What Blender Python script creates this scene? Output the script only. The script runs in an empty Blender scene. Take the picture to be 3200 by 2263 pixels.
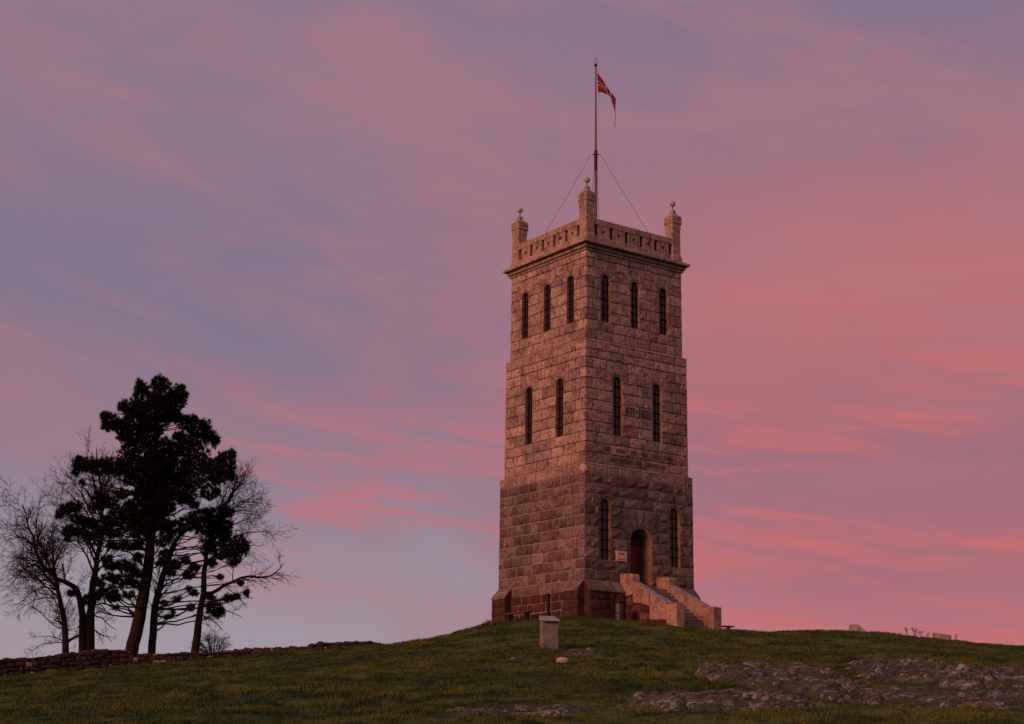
import bpy, bmesh, math, random
import numpy as np
from mathutils import Vector, Matrix

random.seed(11)
RNG = np.random.default_rng(11)
scene = bpy.context.scene
COL = scene.collection
PI = math.pi


def s2l(r, g, b):
    f = lambda c: (c / 255 / 12.92) if c / 255 <= 0.04045 else ((c / 255 + 0.055) / 1.055) ** 2.4
    return (f(r), f(g), f(b), 1.0)


# ------------------------------------------------------------------ camera
CAM = np.array([-45.115, -55.928, -7.266])
YAW, PITCH, ROLL, FPX = 0.6233, 0.2459, 0.0144, 4845.7      # focal length in units of a 3200-wide frame
FWD = np.array([math.sin(YAW), math.cos(YAW), 0.0])          # level forward
RGT = np.array([math.cos(YAW), -math.sin(YAW), 0.0])         # level right
_w = np.array([math.sin(YAW) * math.cos(PITCH), math.cos(YAW) * math.cos(PITCH), math.sin(PITCH)])
_u0 = np.cross(RGT, _w)
_r = math.cos(ROLL) * RGT + math.sin(ROLL) * _u0
_u = -math.sin(ROLL) * RGT + math.cos(ROLL) * _u0
cam_data = bpy.data.cameras.new('camera')
cam_data.sensor_width = 36.0
cam_data.lens = FPX / 3200 * 36.0
cam_data.clip_start = 0.1
cam_data.clip_end = 12000.0
cam = bpy.data.objects.new('camera', cam_data)
COL.objects.link(cam)
cam.matrix_world = Matrix(((_r[0], _u[0], -_w[0], CAM[0]), (_r[1], _u[1], -_w[1], CAM[1]),
                           (_r[2], _u[2], -_w[2], CAM[2]), (0, 0, 0, 1)))
scene.camera = cam


def at(px, py, depth):
    """world point seen at (px, py) of the 3200 x 2263 photograph, `depth` metres ahead on the level"""
    d = _w + (px - 1600) / FPX * _r - (py - 1131.5) / FPX * _u
    return CAM + d * (depth / float(d @ FWD))


def to_px(p):
    d = np.asarray(p, float) - CAM
    k = d @ _w
    return np.stack([1600 + FPX * (d @ _r) / k, 1131.5 - FPX * (d @ _u) / k], -1)


# ------------------------------------------------------------------ world: dusk sky with pink cloud streaks
world = bpy.data.worlds.new('World')
scene.world = world
world.use_nodes = True
WN, WL = world.node_tree.nodes, world.node_tree.links
WN.clear()


class G:
    """tiny node-graph helper"""
    def __init__(self, nodes, links):
        self.n, self.l = nodes, links

    def put(self, sock, v):
        if isinstance(v, bpy.types.NodeSocket):
            self.l.new(v, sock)
        elif v is not None:
            sock.default_value = v

    def math(self, op, a, b=None, c=None, clamp=False):
        n = self.n.new('ShaderNodeMath'); n.operation = op; n.use_clamp = clamp
        for i, v in enumerate((a, b, c)):
            self.put(n.inputs[i], v)
        return n.outputs[0]

    def vmath(self, op, a, b=None):
        n = self.n.new('ShaderNodeVectorMath'); n.operation = op
        self.put(n.inputs[0], a); self.put(n.inputs[1], b)
        return n.outputs['Value'] if op in ('DOT_PRODUCT', 'LENGTH') else n.outputs[0]

    def xyz(self, x, y, z):
        n = self.n.new('ShaderNodeCombineXYZ')
        for i, v in enumerate((x, y, z)):
            self.put(n.inputs[i], v)
        return n.outputs[0]

    def noise(self, vec, scale=1.0, detail=4.0, rough=0.55, dist=0.0):
        n = self.n.new('ShaderNodeTexNoise')
        self.put(n.inputs['Vector'], vec); self.put(n.inputs['Scale'], scale)
        n.inputs['Detail'].default_value = detail; n.inputs['Roughness'].default_value = rough
        n.inputs['Distortion'].default_value = dist
        return n.outputs[0]

    def step(self, v, lo, hi, a=0.0, b=1.0):
        n = self.n.new('ShaderNodeMapRange'); n.interpolation_type = 'SMOOTHSTEP'
        self.put(n.inputs[0], v)
        for i, q in enumerate((lo, hi, a, b)):
            self.put(n.inputs[i + 1], q)
        return n.outputs[0]

    def mix(self, f, a, b, mode='MIX'):
        n = self.n.new('ShaderNodeMix'); n.data_type = 'RGBA'; n.blend_type = mode
        self.put(n.inputs[0], f); self.put(n.inputs[6], a); self.put(n.inputs[7], b)
        return n.outputs[2]

    def ramp(self, f, stops):
        n = self.n.new('ShaderNodeValToRGB')
        e = n.color_ramp.elements
        while len(e) < len(stops):
            e.new(0.5)
        for k, (p, c) in enumerate(stops):
            e[k].position = p; e[k].color = c
        self.put(n.inputs[0], f)
        return n.outputs[0]


g = G(WN, WL)
tc = WN.new('ShaderNodeTexCoord')
D = g.vmath('NORMALIZE', tc.outputs['Generated'])
lat = g.vmath('DOT_PRODUCT', D, tuple(RGT))
fw = g.vmath('DOT_PRODUCT', D, tuple(FWD))
zz = g.vmath('DOT_PRODUCT', D, (0, 0, 1))
zr = g.math('MULTIPLY', g.math('MAXIMUM', zz, 0.0), 2.0)       # 0..0.92 over the frame
big = g.noise(g.xyz(g.math('MULTIPLY', lat, 5.0), g.math('MULTIPLY', fw, 5.0), g.math('MULTIPLY_ADD', zz, 13.0, g.math('MULTIPLY', lat, 3.0))), 1.0, 5.0, 0.55, 0.4)
zw = g.math('MULTIPLY_ADD', g.math('SUBTRACT', big, 0.5), 0.14, zr)
left = g.ramp(zw, [(0.0, s2l(147, 154, 171)), (0.10, s2l(160, 152, 163)), (0.22, s2l(155, 143, 157)), (0.35, s2l(145, 124, 143)),
                   (0.44, s2l(133, 118, 141)), (0.60, s2l(131, 116, 141)), (0.76, s2l(145, 119, 139)), (0.95, s2l(141, 118, 141))])
right = g.ramp(zw, [(0.0, s2l(184, 124, 138)), (0.12, s2l(180, 117, 127)), (0.24, s2l(166, 110, 121)), (0.36, s2l(158, 110, 124)),
                    (0.47, s2l(172, 112, 118)), (0.57, s2l(184, 116, 118)), (0.68, s2l(169, 115, 124)), (0.80, s2l(146, 115, 136)), (0.95, s2l(127, 114, 142))])
side = g.step(g.math('MULTIPLY_ADD', g.math('SUBTRACT', big, 0.5), 0.30, lat), -0.13, 0.21)
base = g.mix(side, left, right)
# soft pink veils
veil = g.noise(g.xyz(g.math('MULTIPLY', lat, 5.0), g.math('MULTIPLY_ADD', fw, 5.0, 7.3), g.math('MULTIPLY_ADD', zz, 15.0, g.math('MULTIPLY', lat, 3.0))), 1.0, 8.0, 0.64, 0.5)
base = g.mix(g.math('MULTIPLY', g.step(veil, 0.43, 0.66), g.step(zz, 0.10, 0.30, 0.22, 0.55)), base, s2l(174, 121, 129))
# thin streaks, sinking slightly to the right
shear = g.math('MULTIPLY_ADD', lat, 0.13, zz)
st = g.noise(g.xyz(g.math('MULTIPLY', lat, 7.5), g.math('MULTIPLY_ADD', fw, 7.5, 3.1), g.math('MULTIPLY', shear, 62.0)), 1.0, 8.0, 0.66, 0.9)
st2 = g.noise(g.xyz(g.math('MULTIPLY', lat, 3.0), g.math('MULTIPLY_ADD', fw, 3.0, 1.7), g.math('MULTIPLY', shear, 22.0)), 1.0, 3.0, 0.5, 0.3)
m = g.step(g.math('MULTIPLY_ADD', g.math('SUBTRACT', st2, 0.5), 0.80, st), 0.48, 0.76)
env = g.math('MULTIPLY', g.step(zz, g.step(side, 0.0, 1.0, 0.075, 0.01), g.step(side, 0.0, 1.0, 0.135, 0.07)), g.step(zz, g.step(side, 0.0, 1.0, 0.245, 0.36), g.step(side, 0.0, 1.0, 0.15, 0.2), 0.0, 1.0))
env = g.math('MULTIPLY_ADD', env, 0.80, 0.10)
env = g.math('MULTIPLY', env, g.step(lat, -0.28, -0.15, 0.30, 1.0))
pink = g.mix(side, s2l(193, 115, 124), s2l(197, 111, 112))
skycol = g.mix(g.math('MULTIPLY', m, env), base, pink)
bg = WN.new('ShaderNodeBackground')
WL.new(skycol, bg.inputs[0]); bg.inputs[1].default_value = 1.0
wo = WN.new('ShaderNodeOutputWorld')
WL.new(bg.outputs[0], wo.inputs[0])

# ------------------------------------------------------------------ the low, broad afterglow (the one sun lamp)
SUN_DIR = Vector((-0.95, -0.19, 0.36)).normalized()          # towards the sun: left of the camera, behind it
sun_data = bpy.data.lights.new('sun', 'SUN')
sun_data.energy = 3.0
sun_data.angle = math.radians(24)
sun_data.color = (1.0, 0.36, 0.19)
sun = bpy.data.objects.new('sun', sun_data)
COL.objects.link(sun)
sun.rotation_euler = SUN_DIR.to_track_quat('Z', 'Y').to_euler()

scene.view_settings.view_transform = 'Standard'
scene.view_settings.look = 'None'
scene.view_settings.exposure = 0.0
scene.view_settings.gamma = 1.0
scene.render.engine = 'CYCLES'
scene.cycles.use_denoising = True
scene.cycles.max_bounces = 6

# ------------------------------------------------------------------ numeric noise
def _hash(ix, iy, seed):
    h = (ix.astype(np.int64) * 374761393 + iy.astype(np.int64) * 668265263 + seed * 1442695041) & 0xFFFFFFFF
    h = ((h ^ (h >> 13)) * 1274126177) & 0xFFFFFFFF
    return ((h ^ (h >> 16)) & 0xFFFFFF) / float(0xFFFFFF)


def vnoise(x, y, seed=0):
    ix, iy = np.floor(x), np.floor(y)
    fx, fy = x - ix, y - iy
    fx, fy = fx * fx * (3 - 2 * fx), fy * fy * (3 - 2 * fy)
    a, b = _hash(ix, iy, seed), _hash(ix + 1, iy, seed)
    c, d = _hash(ix, iy + 1, seed), _hash(ix + 1, iy + 1, seed)
    return (a + (b - a) * fx) * (1 - fy) + (c + (d - c) * fx) * fy


def fbm(x, y, seed=0, octs=4, gain=0.5):
    t, amp, tot = 0.0, 1.0, 0.0
    for o in range(octs):
        t = t + amp * vnoise(x * 2 ** o + 17.3 * o, y * 2 ** o - 9.1 * o, seed + o)
        tot += amp; amp *= gain
    return t / tot


def cells(x, y, seed=0):
    """nearest jittered cell: (random id value, id value 2, F2-F1)"""
    ix, iy = np.floor(x), np.floor(y)
    f1 = np.full(x.shape, 9.0); f2 = np.full(x.shape, 9.0)
    v1 = np.zeros(x.shape); v2 = np.zeros(x.shape); dx1 = np.zeros(x.shape); dy1 = np.zeros(x.shape)
    for oy in (-1, 0, 1):
        for ox in (-1, 0, 1):
            cx, cy = ix + ox, iy + oy
            px = cx + _hash(cx, cy, seed) ; py = cy + _hash(cx, cy, seed + 5)
            dd = np.hypot(x - px, y - py)
            nearer = dd < f1
            f2 = np.where(nearer, f1, np.minimum(f2, dd))
            f1 = np.where(nearer, dd, f1)
            v1 = np.where(nearer, _hash(cx, cy, seed + 9), v1)
            v2 = np.where(nearer, _hash(cx, cy, seed + 13), v2)
            dx1 = np.where(nearer, x - px, dx1); dy1 = np.where(nearer, y - py, dy1)
    return v1, v2, f2 - f1, dx1, dy1


def sstep(x, a, b):
    t = np.clip((x - a) / (b - a), 0, 1)
    return t * t * (3 - 2 * t)


# ------------------------------------------------------------------ object helpers
ORIGIN = {}


def tag(o, label=None, cat=None, group=None, kind=None):
    for k, v in (('label', label), ('category', cat), ('group', group), ('kind', kind)):
        if v:
            o[k] = v
    return o


def make_mesh(name, verts, faces, mat, tone=None, smooth=False):
    me = bpy.data.meshes.new(name)
    if isinstance(faces, np.ndarray):
        v = np.ascontiguousarray(verts, dtype=np.float32)
        f = np.ascontiguousarray(faces, dtype=np.int32)
        k = f.shape[1]
        me.vertices.add(len(v)); me.vertices.foreach_set('co', v.ravel())
        me.loops.add(f.size); me.loops.foreach_set('vertex_index', f.ravel())
        me.polygons.add(len(f)); me.polygons.foreach_set('loop_start', np.arange(0, f.size, k, dtype=np.int32))
        me.update(calc_edges=True)
    else:
        me.from_pydata([tuple(map(float, q)) for q in verts], [], [tuple(map(int, f)) for f in faces])
    if tone is not None:
        at_ = me.attributes.new('tone', 'FLOAT', 'POINT')
        arr = np.full(len(me.vertices), tone, np.float32) if np.isscalar(tone) else np.asarray(tone, np.float32)
        at_.data.foreach_set('value', arr)
    if smooth:
        me.polygons.foreach_set('use_smooth', np.ones(len(me.polygons), dtype=bool))
    me.materials.append(mat)
    me.update()
    return me


def link(name, data, parent=None, origin=(0, 0, 0)):
    o = bpy.data.objects.new(name, data)
    COL.objects.link(o)
    origin = np.asarray(origin, float)
    if parent is not None:
        o.parent = parent
        o.location = origin - ORIGIN[parent.name]
    else:
        o.location = origin
    ORIGIN[o.name] = origin
    return o


def part(name, verts, faces, mat, parent=None, tone=None, smooth=False, origin=None):
    verts = np.asarray(verts, float)
    if origin is None:
        origin = verts.mean(0) if parent is not None else np.array([verts[:, 0].mean(), verts[:, 1].mean(), verts[:, 2].min()])
    return link(name, make_mesh(name, verts - origin, faces, mat, tone, smooth), parent, origin)


def thing(name, loc, label, cat, group=None):
    return tag(link(name, None, None, loc), label, cat, group)


class MB:
    """collects vertices and faces"""
    def __init__(self):
        self.v, self.f = [], []

    def add(self, v, f):
        k = len(self.v)
        self.v += [tuple(q) for q in v]
        self.f += [tuple(i + k for i in q) for q in f]
        return self

    def box(self, x0, x1, y0, y1, z0, z1):
        v = [(x0, y0, z0), (x1, y0, z0), (x1, y1, z0), (x0, y1, z0), (x0, y0, z1), (x1, y0, z1), (x1, y1, z1), (x0, y1, z1)]
        return self.add(v, [(0, 3, 2, 1), (4, 5, 6, 7), (0, 1, 5, 4), (1, 2, 6, 5), (2, 3, 7, 6), (3, 0, 4, 7)])

    def tube(self, pts, rads, sides=6, cap=True):
        v, f = tube(pts, rads, sides, cap)
        return self.add(v, f)

    def lathe(self, prof, cx, cy, sides=20):
        n = len(prof)
        v = [(cx + r * math.cos(2 * PI * k / sides), cy + r * math.sin(2 * PI * k / sides), z) for r, z in prof for k in range(sides)]
        f = [(i * sides + k, i * sides + (k + 1) % sides, (i + 1) * sides + (k + 1) % sides, (i + 1) * sides + k)
             for i in range(n - 1) for k in range(sides)]
        f += [tuple(range(sides - 1, -1, -1)), tuple((n - 1) * sides + k for k in range(sides))]
        return self.add(v, f)

    def build(self, name, mat, parent=None, tone=None, smooth=False, origin=None):
        return part(name, self.v, self.f, mat, parent, tone, smooth, origin)


def tube(pts, rads, sides=6, cap=True):
    pts = np.asarray(pts, float)
    n = len(pts)
    t = np.gradient(pts, axis=0)
    t /= np.linalg.norm(t, axis=1)[:, None] + 1e-9
    ref = np.array([0.31, 0.17, 0.93]) if abs(t[0][2]) < 0.8 else np.array([1.0, 0.1, 0.0])
    a = np.cross(t, ref); a /= np.linalg.norm(a, axis=1)[:, None] + 1e-9
    b = np.cross(t, a)
    ang = np.arange(sides) * 2 * PI / sides
    ring = a[:, None, :] * np.cos(ang)[None, :, None] + b[:, None, :] * np.sin(ang)[None, :, None]
    v = (pts[:, None, :] + ring * np.asarray(rads, float)[:, None, None]).reshape(-1, 3)
    f = [(i * sides + k, i * sides + (k + 1) % sides, (i + 1) * sides + (k + 1) % sides, (i + 1) * sides + k)
         for i in range(n - 1) for k in range(sides)]
    if cap:
        f.append(tuple((n - 1) * sides + k for k in range(sides)))
        f.append(tuple(range(sides - 1, -1, -1)))
    return v, f


def fix_normals(o):
    bm = bmesh.new(); bm.from_mesh(o.data)
    bmesh.ops.recalc_face_normals(bm, faces=bm.faces)
    bm.to_mesh(o.data); bm.free()
    return o


# ------------------------------------------------------------------ materials
def new_mat(name):
    mt = bpy.data.materials.new(name)
    mt.use_nodes = True
    nt = mt.node_tree
    bs = nt.nodes['Principled BSDF']
    bs.inputs['Specular IOR Level'].default_value = 0.25
    return mt, G(nt.nodes, nt.links), bs


def plain(name, col, rough=0.8, metal=0.0, spec=0.3, var=0.25, scale=6.0):
    mt, q, bs = new_mat(name)
    p = q.n.new('ShaderNodeNewGeometry').outputs['Position']
    n = q.noise(p, scale, 5, 0.6)
    c2 = tuple(c * (1 - var) for c in col[:3]) + (1,)
    q.l.new(q.mix(q.step(n, 0.3, 0.7), c2, tuple(col[:3]) + (1,)), bs.inputs['Base Color'])
    bs.inputs['Roughness'].default_value = rough
    bs.inputs['Metallic'].default_value = metal
    bs.inputs['Specular IOR Level'].default_value = spec
    return mt


def stone_mat(name, stops, stain=0.5, stain_col=(0.045, 0.035, 0.028, 1), bump=0.5, streak=0.5, lime=0.0):
    """stops: colours picked by each stone's own tone; mottling, rain streaks and grain on top"""
    mt, q, bs = new_mat(name)
    p = q.n.new('ShaderNodeNewGeometry').outputs['Position']
    at_ = q.n.new('ShaderNodeAttribute'); at_.attribute_name = 'tone'
    col = q.ramp(at_.outputs['Fac'], stops)
    fine = q.noise(p, 26.0, 5, 0.7)
    blot = q.noise(p, 7.5, 5, 0.68, 0.3)
    mid = q.noise(p, 1.7, 6, 0.66, 0.5)
    col = q.mix(q.step(fine, 0.35, 0.75, 0.0, 0.45), col, (0.06, 0.048, 0.042, 1))
    col = q.mix(q.math('MULTIPLY', q.step(blot, 0.49, 0.60), stain), col, stain_col)
    col = q.mix(q.math('MULTIPLY', q.step(mid, 0.47, 0.66), stain), col, stain_col)
    sv = q.vmath('MULTIPLY', p, (5.5, 5.5, 0.55))
    sn = q.noise(sv, 1.0, 4, 0.6, 0.3)
    col = q.mix(q.math('MULTIPLY', q.step(sn, 0.54, 0.74), streak), col, stain_col)
    if lime:
        ln = q.noise(q.vmath('MULTIPLY', p, (7.0, 7.0, 1.6)), 1.0, 4, 0.7, 0.2)
        col = q.mix(q.math('MULTIPLY', q.step(ln, 0.68, 0.80), lime), col, (0.55, 0.48, 0.42, 1))
    q.l.new(col, bs.inputs['Base Color'])
    bs.inputs['Roughness'].default_value = 0.92
    bp = q.n.new('ShaderNodeBump'); bp.inputs['Strength'].default_value = bump; bp.inputs['Distance'].default_value = 0.03
    q.l.new(q.math('ADD', q.math('MULTIPLY', fine, 0.4), q.noise(p, 9.0, 6, 0.7)), bp.inputs['Height'])
    q.l.new(bp.outputs[0], bs.inputs['Normal'])
    return mt


M = {}
M['granite'] = stone_mat('pale_granite', [(0, (0.25, 0.20, 0.178, 1)), (0.3, (0.335, 0.268, 0.234, 1)), (0.7, (0.41, 0.318, 0.27, 1)), (1, (0.50, 0.385, 0.33, 1))], 0.62, streak=0.55, lime=0.35)
M['rockface'] = stone_mat('rough_dark_granite', [(0, (0.085, 0.072, 0.066, 1)), (0.5, (0.15, 0.122, 0.108, 1)), (1, (0.25, 0.205, 0.18, 1))], 0.68, bump=0.9, streak=0.4, lime=0.45)
M['redstone'] = stone_mat('dark_red_stone', [(0, (0.050, 0.019, 0.016, 1)), (0.6, (0.092, 0.032, 0.025, 1)), (1, (0.20, 0.11, 0.08, 1))], 0.75, (0.016, 0.012, 0.011, 1), bump=0.8, streak=0.75, lime=0.45)
M['cornice'] = stone_mat('cornice_stone', [(0, (0.33, 0.262, 0.22, 1)), (1, (0.43, 0.335, 0.28, 1))], 0.5, streak=0.75)
M['stair'] = stone_mat('pale_stair_stone', [(0, (0.30, 0.21, 0.158, 1)), (1, (0.40, 0.288, 0.222, 1))], 0.7, (0.12, 0.075, 0.05, 1), streak=0.6)
M['tread'] = stone_mat('tread_stone', [(0, (0.22, 0.19, 0.175, 1)), (1, (0.30, 0.26, 0.235, 1))], 0.4, streak=0.1)
M['mortar_low'] = plain('pale_mortar', (0.25, 0.195, 0.165), 0.95, var=0.45)
M['mortar_up'] = plain('dark_joint_mortar', (0.085, 0.066, 0.058), 0.95, var=0.4)
M['reveal'] = stone_mat('window_reveal_stone', [(0, (0.24, 0.16, 0.105, 1)), (1, (0.36, 0.235, 0.15, 1))], 0.5, streak=0.4)
M['glass'] = plain('window_glass', (0.012, 0.011, 0.013), 0.10, spec=0.6, var=0.2)
M['iron'] = plain('black_iron', (0.012, 0.011, 0.012), 0.55, var=0.3)
M['door'] = plain('oxblood_door_paint', (0.15, 0.016, 0.022), 0.5, var=0.3)
M['letter'] = plain('dark_letter', (0.022, 0.018, 0.018), 0.9)  # dark colour of the date numerals
M['wordcut'] = plain('worn_cut_letters', (0.085, 0.064, 0.058), 0.9)
M['plaque'] = plain('cream_plaque', (0.62, 0.42, 0.28), 0.7, var=0.15)
M['slate'] = plain('grey_plaque', (0.20, 0.18, 0.18), 0.6)
M['paleborder'] = plain('pale_tablet', (0.36, 0.26, 0.19), 0.9)
M['pole'] = plain('painted_pole', (0.13, 0.092, 0.085), 0.5)
M['wire'] = plain('steel_wire', (0.05, 0.04, 0.04), 0.5)
M['ball'] = plain('stone_ball', (0.40, 0.31, 0.26), 0.75, var=0.2)
M['pillar'] = stone_mat('post_granite', [(0, (0.17, 0.168, 0.18, 1)), (1, (0.21, 0.205, 0.22, 1))], 0.4, bump=0.3, streak=0.2)
M['capslab'] = stone_mat('cap_slab_granite', [(0, (0.27, 0.268, 0.29, 1)), (1, (0.33, 0.325, 0.345, 1))], 0.35, bump=0.3, streak=0.0)
M['wood'] = plain('weathered_wood', (0.11, 0.075, 0.055), 0.85, var=0.4)
M['darkwood'] = plain('dark_wood', (0.03, 0.022, 0.02), 0.85, var=0.3)
M['bin'] = plain('bin_paint', (0.028, 0.02, 0.016), 0.35, spec=0.5)
M['rubble'] = stone_mat('rubble_stone', [(0, (0.022, 0.015, 0.013, 1)), (0.5, (0.038, 0.024, 0.020, 1)), (0.86, (0.062, 0.042, 0.035, 1)), (1, (0.26, 0.19, 0.155, 1))], 0.45, bump=0.8, streak=0.3)
M['rubblecore'] = plain('rubble_joint', (0.030, 0.020, 0.017), 0.95)
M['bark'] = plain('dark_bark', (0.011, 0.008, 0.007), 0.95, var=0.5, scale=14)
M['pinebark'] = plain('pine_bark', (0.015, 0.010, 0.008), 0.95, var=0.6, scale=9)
M['twig'] = plain('twig_bark', (0.014, 0.010, 0.010), 0.95, var=0.3)
M['boulder'] = stone_mat('boulder_stone', [(0, (0.30, 0.26, 0.24, 1)), (1, (0.44, 0.39, 0.36, 1))], 0.4, bump=0.6, streak=0.1)
M['weed'] = plain('dead_weed', (0.10, 0.055, 0.04), 0.9)


def needle_mat():
    mt, q, bs = new_mat('pine_needles')
    at_ = q.n.new('ShaderNodeAttribute'); at_.attribute_name = 'tone'
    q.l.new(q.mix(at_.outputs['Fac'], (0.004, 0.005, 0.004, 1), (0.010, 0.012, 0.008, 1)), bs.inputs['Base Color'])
    bs.inputs['Roughness'].default_value = 0.8
    bs.inputs['Specular IOR Level'].default_value = 0.1
    return mt


def grass_mat(name, blade):
    mt, q, bs = new_mat(name)
    p = q.n.new('ShaderNodeNewGeometry').outputs['Position']
    n1 = q.noise(p, 0.35, 4, 0.6, 0.6)
    n2 = q.noise(p, 1.1, 5, 0.65, 0.4)
    n3 = q.noise(p, 0.13, 3, 0.5)
    col = q.mix(q.step(n1, 0.36, 0.66), (0.026, 0.062, 0.011, 1), (0.092, 0.125, 0.020, 1))
    col = q.mix(q.step(n2, 0.47, 0.60, 0, 0.9), col, (0.011, 0.026, 0.007, 1))
    col = q.mix(q.step(n3, 0.58, 0.74, 0, 0.35), col, (0.105, 0.095, 0.026, 1))
    if blade:
        at_ = q.n.new('ShaderNodeAttribute'); at_.attribute_name = 'tone'
        col = q.mix(q.step(at_.outputs['Fac'], 0.82, 0.97, 0, 0.5), col, (0.13, 0.115, 0.04, 1))
        col = q.mix(q.step(at_.outputs['Fac'], 0.45, 0.0, 0, 0.65), col, (0.018, 0.032, 0.010, 1))
    else:
        col = q.mix(q.step(q.noise(p, 13.0, 5, 0.7), 0.4, 0.65, 0.0, 0.7), col, (0.014, 0.030, 0.008, 1))
    q.l.new(col, bs.inputs['Base Color'])
    bs.inputs['Roughness'].default_value = 0.85
    bs.inputs['Specular IOR Level'].default_value = 0.12
    return mt


def rock_mat():
    mt, q, bs = new_mat('lichened_bedrock')
    p = q.n.new('ShaderNodeNewGeometry').outputs['Position']
    at_ = q.n.new('ShaderNodeAttribute'); at_.attribute_name = 'tone'
    col = q.ramp(at_.outputs['Fac'], [(0, (0.012, 0.013, 0.010, 1)), (0.30, (0.038, 0.046, 0.032, 1)), (0.6, (0.072, 0.084, 0.062, 1)), (1, (0.135, 0.152, 0.120, 1))])
    n1 = q.math('MULTIPLY_ADD', q.math('SUBTRACT', q.noise(p, 0.9, 4, 0.6, 0.3), 0.5), 0.55, q.noise(p, 5.0, 7, 0.75, 0.5))
    col = q.mix(q.step(n1, 0.50, 0.60, 0, 0.75), col, (0.285, 0.295, 0.255, 1))
    n2 = q.noise(p, 9.0, 5, 0.7)
    col = q.mix(q.step(n2, 0.49, 0.57, 0, 0.92), col, (0.018, 0.020, 0.016, 1))
    n3 = q.noise(p, 1.6, 5, 0.65, 0.5)
    col = q.mix(q.step(n3, 0.50, 0.60, 0, 0.85), col, (0.034, 0.045, 0.014, 1))
    n4 = q.noise(q.vmath('ADD', p, (31.0, 7.0, 3.0)), 1.3, 4, 0.6)
    col = q.mix(q.step(n4, 0.63, 0.72, 0, 0.7), col, (0.16, 0.07, 0.028, 1))
    q.l.new(col, bs.inputs['Base Color'])
    bs.inputs['Roughness'].default_value = 0.93
    bp = q.n.new('ShaderNodeBump'); bp.inputs['Strength'].default_value = .6; bp.inputs['Distance'].default_value = 0.03
    q.l.new(q.noise(p, 16.0, 6, 0.75), bp.inputs['Height'])
    q.l.new(bp.outputs[0], bs.inputs['Normal'])
    return mt


M['needle'] = needle_mat()
M['blade'] = grass_mat('grass_blades', True)
M['turf'] = grass_mat('turf', False)
M['rock'] = rock_mat()

# ------------------------------------------------------------------ the hill
def sd(p):
    q = np.asarray(p, float)[..., :2] - CAM[:2]
    return q @ RGT[:2], q @ FWD[:2]


def xy(s, d):
    return CAM[0] + s * RGT[0] + d * FWD[0], CAM[1] + s * RGT[1] + d * FWD[1]


ctrl = []
for dep, row in {
    24: [(-300, 2296), (800, 2284), (1600, 2274), (2400, 2266), (3500, 2263)],
    40: [(-200, 2180), (600, 2132), (1200, 2100), (1700, 2078), (2300, 2075), (2800, 2085), (3400, 2106)],
    55: [(-200, 2136), (420, 2088), (1000, 2050), (1500, 2012), (1750, 2003), (2200, 2010), (2700, 2020), (3200, 2046), (3500, 2060)],
    66: [(60, 2116), (560, 2072), (980, 2035), (1180, 2020), (1300, 2013), (1420, 1984), (1527, 1966), (2300, 1976), (2500, 1974), (2660, 1972), (2800, 1990), (2950, 2003), (3200, 2024), (3500, 2042)],
    72: [(300, 2092), (1000, 2036), (1300, 2020), (2500, 1980), (2800, 1996), (3300, 2036)],
    80: [(-300, 2140), (300, 2085), (1000, 2052), (1600, 2000), (2500, 2012), (3200, 2064)],
}.items():
    for px, py in row:
        q = at(px, py, dep); s_, d_ = sd(q); ctrl.append((s_, d_, q[2]))
for x_, y_, z_ in ((-4.3, -4.3, -1.78), (-4.3, 0, -1.72), (-4.3, 4, -1.80), (4, -4, -2.15), (4, 4, -2.3), (-2.2, -5, -1.86), (-1.6, -7.0, -2.16), (1.2, -7.4, -2.24)):
    s_, d_ = sd((x_, y_)); ctrl.append((s_, d_, z_))
for s_ in (-18, -6, 6, 18):
    ctrl += [(s_, 0, -8.9), (s_, 12, -8.05)]
for s_ in (-38, 0, 38):
    ctrl += [(s_, 97, -6.2), (s_, 125, -10.5)]
for s_ in (-45, 45):
    ctrl += [(s_, 45, -7.8), (s_, 70, -6.6), (s_, 15, -9.5)]
ctrl = np.array(ctrl)
_c = ctrl[:, :2] / 40.0


def _tps(r2):
    return np.where(r2 > 1e-12, 0.5 * r2 * np.log(np.maximum(r2, 1e-12)), 0.0)


_n = len(_c)
_A = np.zeros((_n + 3, _n + 3))
_A[:_n, :_n] = _tps(((_c[:, None] - _c[None]) ** 2).sum(-1)) + np.eye(_n) * 2e-4
_A[:_n, _n] = 1; _A[:_n, _n + 1:] = _c
_A[_n, :_n] = 1; _A[_n + 1:, :_n] = _c.T
_sol = np.linalg.solve(_A, np.concatenate([ctrl[:, 2], np.zeros(3)]))


def height(x, y, micro=True):
    x = np.asarray(x, float); y = np.asarray(y, float)
    s = (x - CAM[0]) * RGT[0] + (y - CAM[1]) * RGT[1]
    d = (x - CAM[0]) * FWD[0] + (y - CAM[1]) * FWD[1]
    sc, dc = np.clip(s, -46, 46), np.clip(d, -4, 126)
    sh = s.shape
    q = np.stack([sc.ravel(), dc.ravel()], -1) / 40.0
    z = np.empty(len(q))
    for k in range(0, len(q), 60000):
        b = q[k:k + 60000]
        z[k:k + 60000] = _tps(((b[:, None] - _c[None]) ** 2).sum(-1)) @ _sol[:_n] + _sol[_n] + b @ _sol[_n + 1:]
    z = z.reshape(sh)
    out = np.hypot(np.maximum(np.abs(s) - 40, 0), np.maximum(np.maximum(d - 105, -d), 0))
    z = z * (1 - sstep(out, 0, 160)) + (-34.0 + 5 * fbm(x / 120, y / 120, 77, 3)) * sstep(out, 0, 160)
    if micro:
        near = 1 - sstep(out, 0, 30)
        z = z + near * (0.22 * (fbm(x / 2.6, y / 2.6, 3, 3) - 0.5) + 0.13 * (fbm(x / 0.6, y / 0.6, 8, 2) - 0.5))
    return z


def gz(x, y, micro=True):
    return float(height(np.array([x]), np.array([y]), micro)[0])


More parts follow.
